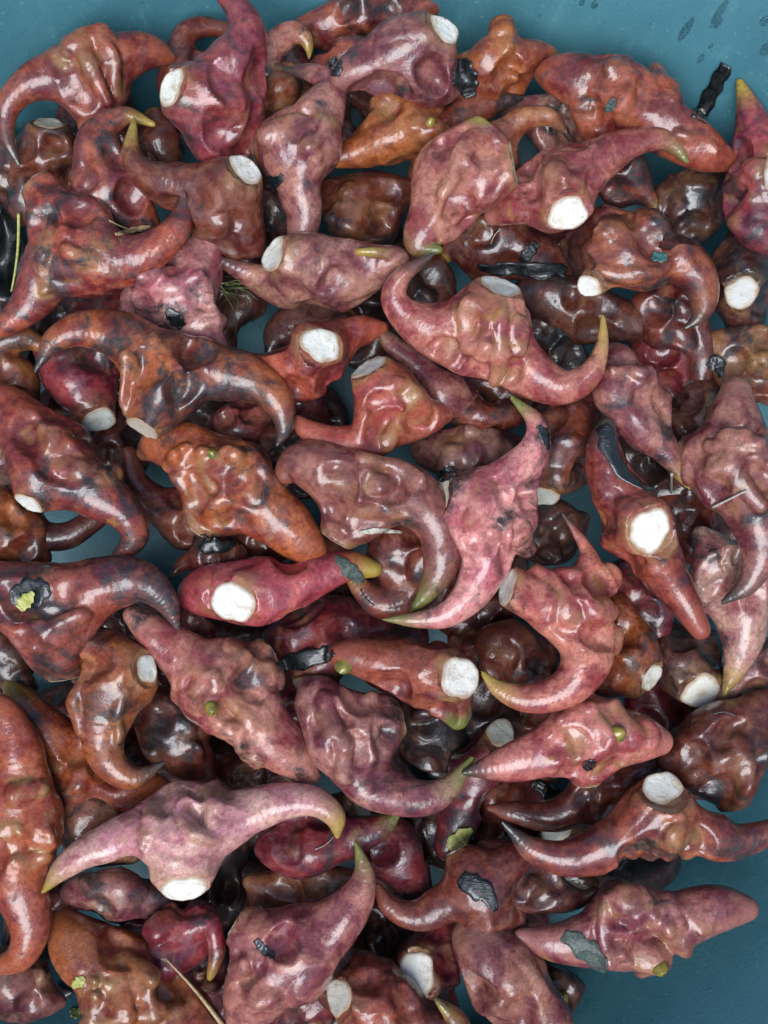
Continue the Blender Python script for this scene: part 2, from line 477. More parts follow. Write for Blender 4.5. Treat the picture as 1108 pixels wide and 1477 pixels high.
def fruit(label, col, z, C, A, B, Sc=None, tips='nn', stain=0.5, tan=0.8, knobs=(), ridges=(), bud=None,
          flat=0.86, bumpy=1.0, web=30.0, scar=(0.74, 0.73, 0.66), h=None, tint=1.0, dents=(), fold=0.75, hollow=1.0):
    count[0] += 1
    if -120 < z < 0: z *= 1.42          # the under layers sit well down in the heap
    rng = np.random.default_rng(count[0] * 17 + 5)
    f = Fruit(C, A, B, Sc, flat, rng, bumpy, web, fold, hollow)
    tops = []
    for k in knobs:
        lx, ly = k[0] - C[0], -(k[1] - C[1]); tz = f.top(lx, ly)
        if tz is None: continue
        an = rng.uniform(0, 6.28); e = k[2] * rng.uniform(0.5, 0.9); ex, ey = e * math.cos(an), e * math.sin(an)
        rows = [[lx + q * ex, ly + q * ey, (f.top(lx + q * ex, ly + q * ey) or tz - 8) - k[2] * 0.62, k[2] * w_] for q, w_ in ((-1, 0.95), (0, 1.2), (1, 1.0))]
        tops.append((np.array(rows, np.float32), 5.0))
    for rd in ridges:
        rows = []
        for k in rd:
            lx, ly = k[0] - C[0], -(k[1] - C[1]); tz = f.top(lx, ly)
            if tz is not None: rows.append([lx, ly, tz - k[2] * 0.55, k[2] * 1.22])
        if len(rows) > 1: tops.append((spline(rows, 3), 4.5))
    for k in dents:
        lx, ly = k[0] - C[0], -(k[1] - C[1]); tz = f.top(lx, ly)
        if tz is not None: f.dents.append((np.array([lx, ly, tz + k[2] * 0.45], np.float32), k[2]))
    f.knobs += tops
    step = h or (4.3 if z > -25 else 5.6)
    V, F, N = f.mesh(step)
    d, a, b, n, ta, tb, kn = f.eval(V, True)
    isA = a < b
    tip = np.where(isA, ta, tb) * ((np.minimum(a, b) < n + 4) & (np.minimum(a, b) < 6))
    knob = np.clip(1 - (kn + 2) / 9.0, 0, 1)
    fac = (D - z) / D * S
    root = bpy.data.objects.new('water_caltrop', None); COL.objects.link(root)
    root.location = wpos(C[0], C[1], z)
    root.empty_display_size = 0.01
    root['label'] = label; root['category'] = 'water caltrop'; root['group'] = GROUP
    W3 = V * fac
    seed = [float(x) for x in rng.uniform(0, 3, 3)]
    pa, pb = PIG[col] if isinstance(col, str) else col
    if col in ('dark', 'brown'): tan *= 0.45
    jit = rng.uniform(0.9, 1.1, 3)
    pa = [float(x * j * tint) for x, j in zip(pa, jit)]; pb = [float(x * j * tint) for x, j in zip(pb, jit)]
    def props(o, tipk='n', pig=None):
        o['seed'] = seed; o['pigment'] = list(pig or pa); o['pigment_b'] = pb
        t = TIP[tipk]; o['tip_pigment'] = list(t) if t else [x * 0.9 for x in pa]
        o['stain'] = float(stain); o['tan'] = float(tan)
    fc = V[F].mean(1)
    part = np.zeros(len(F), int)
    ftA, ftB, fisA = ta[F].mean(1), tb[F].mean(1), isA[F].mean(1) > 0.5
    hornish = (np.minimum(a, b) - n)[F].mean(1) < 0
    LA = np.linalg.norm(np.diff(f.A[:, :3], axis=0), axis=1).sum(); LB = np.linalg.norm(np.diff(f.B[:, :3], axis=0), axis=1).sum()
    part[(ftA * LA > f.R * 1.0) & fisA & hornish] = 1
    part[(ftB * LB > f.R * 1.0) & ~fisA & hornish] = 2
    tipsel = {1: ftA, 2: ftB}
    collar = np.zeros(len(V), np.float32)
    if f.scar is not None:
        hc = (V - f.scar[0]) @ f.scar[1]; rc = np.linalg.norm(V - f.scar[0], axis=1) / f.scar[2]
        collar = np.clip(1.15 + hc / 15.0, 0, 1) * np.clip(2.2 - rc, 0, 1)
    at = dict(tip=tip, knob=knob, collar=collar)
    for pid in (0, 1, 2):
        sel = part == pid
        if sel.sum() < 6: continue
        tk = tips[pid - 1] if pid else 'n'
        if pid and TIP[tk] is not None:
            ts = sel & (tipsel[pid] > 0.93)
            if ts.sum() > 8 and (sel & ~ts).sum() > 8:
                o = link_mesh('horn', W3, F[sel & ~ts], N, M['skin'], root, at); props(o, tk)
                o2 = link_mesh('tip', W3, F[ts], N, M['skin'], o, at); props(o2, tk)
                continue
        o = link_mesh('horn' if pid else 'shell', W3, F[sel], N, M['skin'], root, at); props(o, tk)
    if f.scar is not None:
        o = scar_disc(f, root, fac, rng); props(o, 'n', [x * 0.8 for x in scar])
    if bud is not None:
        lx, ly = bud[0] - C[0], -(bud[1] - C[1]); tz = f.top(lx, ly)
        if tz is not None:
            P = np.array([[lx, ly, tz]], np.float32); _, nn = f.grad(P)
            add_bud(root, P[0] * fac, nn[0], (bud[2] if len(bud) > 2 else 9) * fac, seed, rng)
    return root

def scar_disc(f, root, fac, rng):
    sp, sn, sr = f.scar
    t = np.cross(sn, [0.3, 0.9, 0.2]); t /= np.linalg.norm(t); b = np.cross(sn, t)
    K = 56; rs = np.linspace(0.15, 1.9, 70) * sr
    out = []
    for k in range(K):
        a = 6.2832 * k / K; dirn = t * math.cos(a) + b * math.sin(a)
        P = (sp + rs[:, None] * dirn).astype(np.float32)
        d, hh = f.eval(P, cut=False)
        i = int(np.argmax(d > -1.0)); i = i if d[i] > -1.0 else len(rs) - 1
        out.append(min(rs[i], sr * (1.04 + 0.09 * math.sin(2 * a + f.ph[0]) + 0.07 * math.sin(3 * a + f.ph[1]) + 0.045 * math.sin(5 * a + f.ph[2]) + 0.03 * math.sin(9 * a + f.ph[3]))))
    out = np.array(out)
    for _ in range(2): out = (np.roll(out, 1) + out * 2 + np.roll(out, -1)) / 4
    fr = [0.0, 0.2, 0.4, 0.6, 0.78, 0.9, 0.97, 1.0]
    hts = [0.5, 0.6, 0.9, 1.3, 1.6, 1.5, 0.9, -0.8]
    V = []; rim = []
    ph = rng.uniform(0, 6.28, 4)
    for q, hh in zip(fr, hts):
        for k in range(K):
            a = 6.2832 * k / K
            P = sp + (t * math.cos(a) + b * math.sin(a)) * out[k] * q
            bump = 0.5 * math.sin(3 * a + ph[0] + q * 4) * q + 0.35 * math.sin(7 * a + ph[1]) * q * q
            off = 0.22 * float(sum(f.amp[i] * math.sin(float(P @ f.kv[i]) + f.ph[i]) for i in range(14)))
            V.append(P + sn * (hh + (bump if q < 0.98 else 0) - off)); rim.append(q)
    F = []
    for i in range(len(fr) - 1):
        for k in range(K): F.append((i * K + k, i * K + (k + 1) % K, (i + 1) * K + (k + 1) % K, (i + 1) * K + k))
    V = np.array(V, np.float32) * fac
    return link_mesh('stem_scar', V, np.array(F)[:, ::-1], None, M['scar'], root, dict(rim=np.array(rim, np.float32)))

def add_bud(root, p, n, r, seed, rng):
    seg, prof = 10, [(-0.6, 1.05), (0.15, 1.0), (0.55, 0.8), (0.95, 0.5), (1.2, 0.12)]
    zq = Vector(n).to_track_quat('Z', 'Y').to_matrix()
    V = []; F = []
    ph = rng.uniform(0, 6)
    for i, (hh, rr) in enumerate(prof):
        for k in range(seg):
            a = 6.2832 * k / seg
            q = rr * (1 + 0.14 * math.sin(2 * a + ph) + 0.08 * math.sin(5 * a))
            V.append(zq @ Vector((q * r * math.cos(a), q * r * math.sin(a), hh * r)) + Vector(p))
    for i in range(len(prof) - 1):
        for k in range(seg): F.append((i * seg + k, i * seg + (k + 1) % seg, (i + 1) * seg + (k + 1) % seg, (i + 1) * seg + k))
    o = link_mesh('bud', np.array([list(v) for v in V], np.float32), np.array(F), None, M['bud'], root)
    o['seed'] = seed
    return o

# ------------------------------------------------------------------ the basin
def lathe(prof, seg, cx, cy, name, mat, parent):
    V = []; F = []
    n = len(prof)
    o = wpos(cx, cy, 0)
    for k in range(seg):
        a = 2 * math.pi * k / seg
        for r, z in prof:
            V.append((r * S * math.cos(a), r * S * math.sin(a), z * S))
    for k in range(seg):
        for i in range(n - 1):
            a, b = k * n + i, ((k + 1) % seg) * n + i
            F.append((a, b, b + 1, a + 1))
    ob = link_mesh(name, np.array(V, np.float32), np.array(F), None, mat, parent)
    return ob
BCX, BCY = 475, 788
basin = bpy.data.objects.new('basin', None); COL.objects.link(basin)
basin.location = wpos(BCX, BCY, 0)
basin['label'] = 'round teal plastic basin holding the whole heap of fruit'; basin['category'] = 'basin'
FLOOR = -262
inner = [(1e-3, FLOOR), (300, FLOOR), (600, FLOOR), (690, FLOOR + 1), (725, FLOOR + 8), (752, FLOOR + 24), (770, FLOOR + 50)]
inner += [(770 + 330 * t, FLOOR + 50 + 640 * t) for t in (0.2, 0.4, 0.6, 0.8, 1.0)]
o = lathe(inner, 160, BCX, BCY, 'bowl', M['plastic'], basin)
rimp = [(1100, 428), (1108, 440), (1128, 446), (1150, 442), (1156, 425), (1150, 408), (1128, 402), (1116, 395)]
o = lathe(rimp, 160, BCX, BCY, 'rim', M['plastic'], basin)
outer = [(1116, 395)] + [(1116 - 330 * t, 395 - 640 * t) for t in (0.25, 0.5, 0.75, 1.0)] + [(740, FLOOR - 14), (1e-3, FLOOR - 14)]
o = lathe(outer, 160, BCX, BCY, 'outer_wall', M['plastic'], basin)

# ------------------------------------------------------------------ the fruits
# (x, y, radius[, height offset]) for body C, horn A, horn B, stem scar
f = fruit
# ---- heap, upper edge
f('red brown caltrop hooked over the upper left rim of the heap', 'red', -15, (130, 112, 46),
  [(85, 108, 34, 10), (42, 126, 24, 10), (12, 156, 18, 2), (8, 195, 12, -5), (25, 236, 2.5, -12)], [(178, 82, 34), (214, 72, 24, -8), (244, 78, 8, -15)],
  (142, 182, 30, -15), tips='dn', knobs=[(118, 78, 16), (152, 66, 14), (95, 98, 12)], ridges=[[(120, 80, 8), (140, 110, 9), (160, 150, 8)], [(150, 70, 8), (170, 100, 8), (172, 140, 7)]], stain=0.2)
f('dark crimson caltrop with round white scar and horn rising to the top edge', ((0.20, 0.04, 0.04), (0.15, 0.03, 0.05)), 22, (312, 150, 64),
  [(346, 95, 42, 10), (360, 55, 29, 14), (346, 22, 22, 14), (310, -12, 10, 10)], [(325, 200, 45, -15), (335, 232, 22, -40)],
  (252, 138, 27, 40, 0.80), stain=0.45, tan=0.3, scar=(0.8, 0.77, 0.68))
f('brown horn bending in an arch behind the upper white scarred caltrop', 'brown', -55, (275, 115, 38),
  [(262, 88, 22), (266, 60, 18, 10), (288, 43, 15, 10), (328, 44, 10, 5)], [(300, 160, 25, -20)])
f('pink horn with yellow barb curling beside the top middle of the heap', 'pink', -45, (372, 138, 38),
  [(380, 102, 28), (396, 68, 22, 5), (422, 50, 17, 8), (443, 62, 10, 8), (449, 90, 2.5, 4)], [(350, 170, 20, -30)], tips='yn', tan=0.2)
f('small rounded orange brown caltrop between a dark red body and a black tipped horn', 'orange', -55, (412, 145, 36),
  [(390, 180, 25, -20), (370, 200, 10, -40)], [(440, 120, 22, -20), (470, 100, 10, -40)], knobs=[(408, 140, 22)], tint=0.75)
f('upright mauve caltrop with black upper horn and pale patch on its face', 'mauve', 0, (428, 212, 52),
  [(462, 165, 36, 8), (478, 130, 22, 6), (455, 108, 15, 4), (408, 97, 4, -5)], [(428, 258, 36, 5), (440, 300, 27, 0), (437, 340, 22, -10)],
  (372, 210, 26, -25), tips='dn', knobs=[(418, 200, 22), (450, 225, 14)], stain=0.25, tan=1.0)
f('reddish caltrop lying along the top edge of the picture', 'red', -70, (530, 28, 42), [(480, 38, 34), (438, 42, 20, -5)], [(590, 20, 28, -5), (640, -5, 12)], (505, -6, 20, 30))
f('short red horn stub under the white scarred caltrop at top centre', 'red', -50, (505, 85, 32), [(470, 95, 24), (450, 106, 12, -20)], [(540, 66, 20, -5), (560, 60, 10, -20)], tint=0.85)
f('blunt brownish caltrop with broad white scar facing upper right', 'mauve', 12, (590, 85, 54),
  [(540, 105, 42, 8), (508, 118, 28, 14), (492, 126, 16, 18)], [(622, 120, 38, -10), (648, 122, 18, -30)], (641, 50, 26, 30, 0.8), bumpy=0.5, stain=0.35, tan=0.4, scar=(0.84, 0.82, 0.76), tint=0.8)
f('orange brown caltrop whose yellow pointed horn aims lower left', 'orange', -30, (575, 185, 50),
  [(540, 215, 36, 20), (500, 232, 20, 26), (453, 244, 2.5, 26)], [(610, 165, 38, -10), (640, 150, 20, -30)], tips='yn',
  knobs=[(612, 200, 24), (560, 158, 20), (545, 185, 16)], ridges=[[(520, 150, 9), (570, 145, 10), (625, 160, 9)]], bud=(619, 196, 8), stain=0.1)
f('bright pink upright caltrop with hooked green tip at its foot', 'pink', 28, (668, 248, 54),
  [(632, 302, 38, 5), (607, 338, 26, 8), (604, 356, 17, 10), (632, 363, 5, 16)], [(680, 205, 26, 14), (686, 185, 12, 22)], (740, 236, 36, -2, 0.15), tips='gy', bumpy=0.1, tan=0.35, stain=0.15, fold=0.45, web=46,
  ridges=[[(684, 205, 9), (655, 262, 10), (618, 330, 9)], [(728, 262, 8), (680, 310, 8), (640, 345, 8)]])
f('brown horn with grey tip reaching right behind the bright pink caltrop', 'brown', -38, (642, 215, 42),
  [(665, 178, 30, 10), (702, 155, 20, 10), (754, 143, 4, 5)], [(610, 250, 24, -20)], tips='dn', tint=1.15)
f('tan horn ending in a thin dark hook above the olive spotted caltrop', 'tan', -42, (705, 225, 38),
  [(728, 195, 24, 10), (755, 176, 18, 16), (790, 174, 13, 16), (812, 192, 6, 12), (828, 212, 2, 8)], [(690, 260, 20, -30)], tips='dn', bumpy=0.5)
f('pale pink knobby caltrop half hidden behind the tan hooked horn', 'pale', -72, (820, 195, 44), [(770, 165, 28), (735, 160, 14)], [(868, 215, 24), (895, 235, 10, -10)], knobs=[(792, 165, 14), (845, 190, 14)], tint=0.8)
f('orange blunt horned caltrop against the basin wall at top', 'orange', -25, (718, 105, 46), [(755, 90, 30, 10), (783, 82, 18, 8), (797, 81, 9, 6)], [(682, 120, 36, -10), (652, 135, 20, -25)], knobs=[(722, 70, 20)], tan=0.4, stain=0.3)
f('long red caltrop pointing right at the upper right edge of the heap', 'red', 2, (890, 148, 50),
  [(845, 120, 40), (806, 106, 28, -5), (785, 104, 14, -8)], [(950, 180, 40, 5), (1000, 210, 34, 5), (1040, 228, 20, 0), (1068, 236, 4, -3)], (855, 205, 20, -30),
  knobs=[(950, 134, 24), (885, 122, 18), (845, 165, 16)], ridges=[[(838, 120, 9), (835, 160, 9), (855, 190, 9)], [(905, 125, 9), (890, 165, 10), (905, 190, 9)], [(970, 205, 9), (1005, 215, 10), (1020, 228, 8)]], stain=0.4, tan=0.3)
f('reddish caltrop with an olive spot, white scar and long olive horn', 'pink', 18, (805, 270, 57),
  [(862, 232, 36, 8), (905, 210, 24, 10), (950, 205, 18, 8), (976, 220, 11, 4), (995, 243, 2.5, 0)], [(755, 285, 40, -15), (720, 300, 20, -30)], (816, 320, 29, 34, 0.78),
  tips='gn', knobs=[(798, 266, 14)], bumpy=0.55, tan=1.0, stain=0.25, tint=0.82, scar=(0.84, 0.82, 0.75))
f('smooth brown horn with yellow end under the long olive horn', 'red', -40, (892, 250, 36), [(915, 265, 26), (935, 286, 14), (948, 304, 4)], [(870, 230, 20)], tips='yn', bumpy=0.5)
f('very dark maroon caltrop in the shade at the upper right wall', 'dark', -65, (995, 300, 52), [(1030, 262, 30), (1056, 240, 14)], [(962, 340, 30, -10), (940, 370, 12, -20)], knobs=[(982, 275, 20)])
f('crimson pink caltrop standing at the right edge with its horn up', 'crimson', 22, (1098, 270, 48), [(1090, 215, 36), (1082, 170, 23), (1064, 118, 6)], [(1086, 322, 32), (1105, 350, 18)], (1108, 268, 28, 34, 0.8), tips='yn', knobs=[(1072, 310, 16), (1078, 255, 12)], tint=1.35)
f('red caltrop with blue black curled horn and pale scar at its left', 'red', 12, (905, 365, 57),
  [(960, 365, 44, 5), (1000, 395, 32, 8), (1012, 435, 21, 8), (1003, 465, 11, 5), (984, 482, 3, 2)], [(885, 325, 36, -15), (880, 300, 18, -30)], (843, 421, 23, 14, 0.75),
  tips='dn', knobs=[(880, 345, 22), (930, 330, 16)], ridges=[[(855, 395, 9), (905, 405, 11), (960, 385, 9)]], stain=0.45, tan=0.35)
f('dark brown caltrop with grey white scar near the right edge', 'dark', -40, (1070, 395, 55), [(1100, 350, 36), (1120, 330, 20)], [(1082, 450, 36, -20), (1090, 480, 15, -40)], (1056, 433, 24, 45, 0.85), scar=(0.55, 0.55, 0.52))
f('wet dark brown caltrop under the black leaf strip', 'brown', -45, (710, 355, 45), [(665, 345, 32), (645, 362, 15), (642, 384, 3)], [(770, 370, 36), (810, 390, 20, -20)], tips='yn', stain=0.4, tint=0.75)
f('dull brown caltrop stub with a pinkish ragged end, below the black leaf strip', 'brown', -55, (840, 450, 38), [(790, 430, 36), (760, 420, 20)], [(900, 465, 32), (938, 470, 23)], bumpy=0.5, tint=0.75)
# ---- upper middle
f('big pink caltrop with both horns curling up like a bull head', 'pink', 45, (700, 480, 58),
  [(640, 482, 42, -4), (595, 464, 28, 0), (568, 435, 20, 8), (580, 402, 14, 14), (626, 367, 3, 14)], [(755, 532, 40, -2), (805, 560, 27, 4), (845, 546, 20, 10), (865, 505, 11, 14), (868, 450, 2.5, 16)],
  (722, 412, 33, 12, 0.6), tips='dy', knobs=[(655, 548, 22), (715, 566, 24), (700, 500, 14)], ridges=[[(668, 458, 9), (682, 442, 11), (706, 440, 11), (716, 470, 10), (722, 510, 11), (712, 548, 11)], [(668, 455, 10), (672, 500, 9), (660, 540, 10)], [(740, 470, 7), (745, 510, 9), (735, 545, 9)]],
  bumpy=0.5, stain=0.2, tan=1.0, web=34)
f('mauve caltrop on its side with white scar left and yellow bud right', 'mauve', 8, (470, 392, 58),
  [(415, 402, 40, -42), (360, 386, 22, -45), (298, 356, 3, -35)], [(530, 385, 40, 8), (566, 378, 23, 20), (548, 374, 11, 42), (520, 374, 6, 50)], (394, 370, 29, 18, 0.62),
  tips='dy', bumpy=0.5, tan=0.5, stain=0.2, tint=1.15)
f('pale pink caltrop with a small black leaf bit on its lower side', 'pale', -18, (245, 420, 58), [(285, 470, 32, 0), (322, 504, 9, -5)], [(290, 372, 36, -10), (300, 345, 16, -20)], (180, 455, 26, -25),
  knobs=[(215, 395, 18), (298, 420, 14), (310, 470, 10), (300, 450, 10)], tint=0.9, tan=0.3)
f('large red caltrop at the upper left with olive ridges and rising right horn', 'red', 24, (110, 350, 62),
  [(170, 376, 40, 8), (220, 366, 28, 12), (258, 332, 20, 16), (269, 296, 10, 16), (262, 264, 2.5, 14)], [(62, 408, 38, 0), (38, 445, 26, 4), (0, 472, 16, 0), (-25, 470, 6, -5)], (52, 262, 28, -10),
  tips='dn', ridges=[[(85, 330, 10), (80, 370, 11), (78, 420, 11)], [(85, 345, 9), (125, 375, 11), (165, 395, 9)], [(130, 440, 12), (90, 445, 12)]], tan=1.2, bumpy=0.5, tint=1.15)
f('red brown caltrop arching like a fin in front of the upper left wall', 'red', -5, (162, 272, 46), [(146, 225, 36, 8), (150, 192, 24, 14), (185, 171, 13, 16), (224, 183, 4, 12)], [(192, 312, 34, -10), (215, 332, 15, -30)], tips='yn', bumpy=0.5, tan=0.3)
f('brown and bluish caltrop with olive horn left and oblique white scar right', 'brown', 14, (315, 290, 55),
  [(252, 272, 36, 5), (213, 256, 24, 10), (193, 225, 15, 12), (199, 170, 3, 10)], [(340, 330, 40, -25), (362, 348, 18, -40)], (359, 248, 27, 28, 0.78), tips='yn', stain=0.4, tan=0.9, tint=1.2, scar=(0.84, 0.82, 0.76))
f('brown caltrop with a small pale scar at the left wall', 'brown', -58, (70, 225, 44), [(40, 245, 26), (20, 262, 10)], [(102, 240, 26), (125, 250, 12)], (76, 184, 20, 20, 0.6), scar=(0.5, 0.48, 0.4), tan=1.0)
# ---- left middle
f('orange horn arching in from the left edge above the red curled caltrop', 'orange', -35, (0, 560, 45), [(0, 508, 22, 15), (35, 489, 18, 15), (66, 502, 10, 8)], [(30, 600, 26, -20)], tint=0.9)
f('crimson caltrop with pale scar below, tucked under an orange stained horn', 'crimson', -48, (115, 535, 50), [(150, 490, 26, -20)], [(75, 505, 26, -5), (55, 495, 12)], (146, 612, 28, 8, 0.6), scar=(0.62, 0.66, 0.62), stain=0.35, tint=1.1)
f('orange caltrop with black stains and both horns drooping like a moustache', 'orange', 40, (248, 545, 56),
  [(188, 492, 40, 4), (128, 474, 28, 8), (82, 490, 18, 8), (62, 520, 8, 4), (48, 543, 2, 0)], [(320, 536, 42, 5), (370, 549, 31, 10), (402, 580, 23, 12), (411, 615, 14, 8), (400, 643, 3.5, 2)], (205, 620, 30, -4, 0.35),
  tips='dd', knobs=[(262, 570, 14), (230, 500, 16)], ridges=[[(190, 520, 10), (185, 565, 10), (190, 600, 9)]], stain=0.66, tan=0.6, bumpy=0.5, scar=(0.5, 0.42, 0.36))
f('orange red caltrop with a round white scar facing up', 'red', 8, (440, 522, 57), [(490, 482, 32, -15), (520, 471, 24, -20), (548, 468, 12, -25)], [(390, 522, 38, -5), (364, 536, 18, -20)], (466, 504, 27, 54, 0.95), knobs=[(480, 562, 20)], bumpy=0.5, tan=0.7, tint=1.25, stain=0.1)
f('bright orange red caltrop with yellow knob and thick curled left horn', ((0.30, 0.075, 0.045), (0.26, 0.045, 0.045)), 18, (562, 580, 44), [(530, 634, 34, 5), (487, 640, 26, 8), (446, 622, 16, 8), (428, 606, 8, 6)], [(602, 600, 34, -10), (640, 592, 18, -40)], (530, 528, 30, 0, 0.45),
  knobs=[(602, 590, 22), (590, 645, 28), (572, 556, 14)], ridges=[[(585, 560, 9), (580, 600, 10), (555, 640, 9)]], bumpy=0.5, tan=1.1, stain=0.1)
f('slim purple horn with a bright green tip next to the bull head caltrop', 'mauve', -28, (645, 562, 34), [(602, 527, 22, 5), (566, 499, 16, 12), (536, 459, 2.5, 14)], [(690, 590, 20, -20)], tips='gn', bumpy=0.5, tan=0.1, tint=0.8)
f('smooth dark brown horn lying across under the bull head caltrop', 'brown', -40, (690, 598, 26), [(660, 598, 18), (638, 602, 8)], [(730, 600, 23), (762, 592, 12, -20)], bumpy=0.5)
f('dusky pink caltrop deep between the orange red and the long pink caltrop', 'mauve', -45, (682, 655, 50), [(632, 650, 34, -5), (605, 645, 14, -10)], [(732, 650, 30, -10), (750, 650, 14, -20)], tint=0.95)
f('brown caltrop with yellowish bump behind the long pink caltrop', 'brown', -35, (808, 635, 54), [(775, 690, 34, -10), (765, 715, 16, -20)], [(836, 592, 36, -10), (850, 570, 16, -20)], (785, 718, 24, 0, 0.6), knobs=[(818, 685, 24)], tan=1.0, scar=(0.55, 0.57, 0.52))
f('long pale pink caltrop with one horn up and one sweeping down left', 'pale', 48, (705, 742, 57),
  [(745, 690, 38, 4), (772, 650, 24, 8), (774, 612, 15, 10), (736, 573, 3, 8)], [(702, 812, 38, 2), (676, 862, 26, 6), (630, 890, 17, 8), (548, 892, 2.5, 4)], (630, 716, 34, -6, 0.5),
  tips='gg', knobs=[(690, 728, 24), (752, 775, 18)], ridges=[[(740, 720, 10), (720, 760, 10), (735, 800, 9)]], bumpy=0.5, tan=0.5, tint=1.05, web=34)
f('dusky pink caltrop with its yellow tipped horn pointing down right', 'mauve', 12, (905, 565, 47), [(926, 610, 38, 8), (955, 645, 24, 10), (975, 676, 13, 8), (993, 703, 4, 4)], [(895, 527, 34, -10), (890, 505, 16, -25)],
  tips='yn', ridges=[[(880, 540, 8), (920, 545, 9), (955, 575, 9)], [(945, 535, 8), (955, 570, 8), (960, 610, 8)]], tan=0.5)
f('red caltrop with a big round white scar, black leaf on upper horn', 'red', 28, (918, 755, 60), [(882, 692, 38, 0), (872, 650, 28, 4), (880, 613, 15, 6)], [(965, 835, 34, 0), (990, 875, 25, 4), (1008, 905, 18, 4)], (925, 764, 30, 58, 0.95),
  tips='dn', knobs=[(866, 785, 20), (975, 748, 18)], bumpy=0.5, tan=0.8, stain=0.25, scar=(0.84, 0.82, 0.76), tint=0.95)
f('wrinkled mauve caltrop at the right with horn hooking down left', 'mauve', 28, (1055, 672, 60), [(1085, 742, 40, 8), (1093, 790, 29, 12), (1076, 840, 17, 12), (1040, 869, 3, 6)], [(1060, 612, 40, -4), (1066, 565, 22, -10)], (985, 660, 26, -30),
  tips='dn', ridges=[[(1020, 640, 9), (1055, 650, 10), (1090, 640, 9)], [(1030, 680, 9), (1060, 700, 10), (1080, 730, 9)]], knobs=[(1050, 640, 16)], stain=0.3, tan=1.0, tint=0.92)
f('dark caltrop with a split white scar left of the wrinkled mauve one', 'dark', -45, (1000, 615, 46), [(985, 660, 28), (975, 690, 12)], [(1010, 570, 28), (1015, 545, 12)], (1033, 600, 24, 30, 0.85), scar=(0.7, 0.7, 0.65), tint=1.3)
f('tan brown caltrop at the right edge above the wrinkled mauve one', 'tan', -38, (1085, 525, 48), [(1048, 502, 28), (1030, 490, 12)], [(1115, 562, 26), (1130, 580, 12)], tint=0.75)
f('pale pink caltrop whose yellow tip hangs down near the right edge', 'pale', -22, (1050, 835, 46), [(1070, 892, 38, 0), (1066, 940, 24, 5), (1044, 1002, 4, 5)], [(1032, 800, 30, -10), (1015, 772, 14, -15)], tips='yn', bumpy=0.5, tan=0.2, tint=0.85)
# ---- lower middle
f('knobby pink caltrop with a thick horn curling left below it', 'pink', 44, (820, 876, 50),
  [(846, 935, 40, 10), (822, 985, 29, 16), (766, 1005, 22, 16), (720, 995, 14, 12), (688, 966, 2.5, 8)], [(850, 828, 26, -14), (850, 792, 10, -26), (815, 740, 3, -30)], (730, 846, 30, -6, 0.3),
  tips='yd', knobs=[(872, 840, 22), (868, 915, 22), (860, 880, 18)], ridges=[[(775, 825, 11), (800, 845, 12), (815, 885, 12), (850, 905, 10)]], bumpy=0.5, tan=0.9, stain=0.1, tint=1.08)
f('orange brown caltrop with oval white scar behind the knobby pink one', 'orange', -22, (892, 945, 55), [(882, 892, 36, -5), (872, 862, 18, -15)], [(842, 985, 36, -15), (802, 1010, 20, -40)], (938, 975, 22, 16, 0.72), bumpy=0.5, tan=0.4, tint=0.75, scar=(0.7, 0.68, 0.6))
f('dark caltrop with ragged white scar facing up near the right gap', 'dark', -55, (985, 955, 50), [(962, 905, 30, -20), (950, 880, 14, -30)], [(1020, 932, 30, -20), (1040, 920, 14, -30)], (1000, 995, 31, 40, 0.88), tint=1.3, scar=(0.72, 0.7, 0.62))
f('red brown caltrop with cracked white scar and blunt yellow marked horn', 'red', 34, (615, 970, 55), [(556, 960, 40, 10), (516, 950, 31, 14), (496, 950, 24, 14)], [(646, 1012, 38, -5), (656, 1040, 18, 2)], (665, 970, 34, 44, 0.86),
  tips='ng', bud=(497, 957, 12), bumpy=0.5, tan=0.8, stain=0.2, scar=(0.78, 0.75, 0.68))
f('large mauve pink caltrop with smooth horn sweeping right', 'mauve', 14, (505, 1055, 57), [(530, 1120, 40, 8), (590, 1146, 28, 18), (640, 1136, 20, 22), (684, 1086, 4, 24)], [(470, 1020, 42, -10), (445, 1000, 20, -25)], (575, 1040, 26, -30),
  tips='gn', ridges=[[(470, 1010, 11), (490, 1060, 12), (500, 1110, 11)], [(530, 1010, 10), (540, 1060, 10)]], bumpy=0.5, tan=0.4, tint=1.15)
f('dark crimson caltrop with grey scar between the mauve and ridged pink ones', 'crimson', -75, (692, 1110, 46), [(668, 1170, 40, 0), (650, 1218, 24, 5)], [(715, 1100, 30, -20)], (722, 1050, 25, 24, 0.85), scar=(0.5, 0.52, 0.46), tint=0.75, bumpy=0.5)
f('pink ridged caltrop with green bud, pointing left', 'pink', 34, (845, 1065, 54), [(786, 1085, 38, 4), (735, 1100, 28, 8), (670, 1113, 5, 8)], [(905, 1065, 42, 0), (952, 1072, 22, -10)], (850, 1130, 22, -25),
  tips='dn', ridges=[[(810, 1030, 11), (825, 1065, 12), (815, 1105, 11)], [(845, 1015, 10), (865, 1050, 12), (862, 1100, 10)], [(885, 1020, 10), (905, 1055, 12), (900, 1095, 10)], [(925, 1040, 9), (938, 1070, 10)]], bud=(882, 1050, 12), bumpy=0.5, tan=0.9, stain=0.15)
f('brown horn curving under the pink ridged caltrop', 'brown', -28, (862, 1145, 34), [(802, 1175, 24, 5), (742, 1170, 16, 5), (706, 1165, 5, 0)], [(920, 1112, 22, -5), (950, 1095, 10)], tint=1.1)
f('shaded caltrop with greyish scar under the long brown horn', 'dark', -72, (825, 1215, 42), [(870, 1200, 26, -10)], [(790, 1240, 26, -10)], (798, 1188, 22, 28, 0.8), scar=(0.5, 0.52, 0.48))
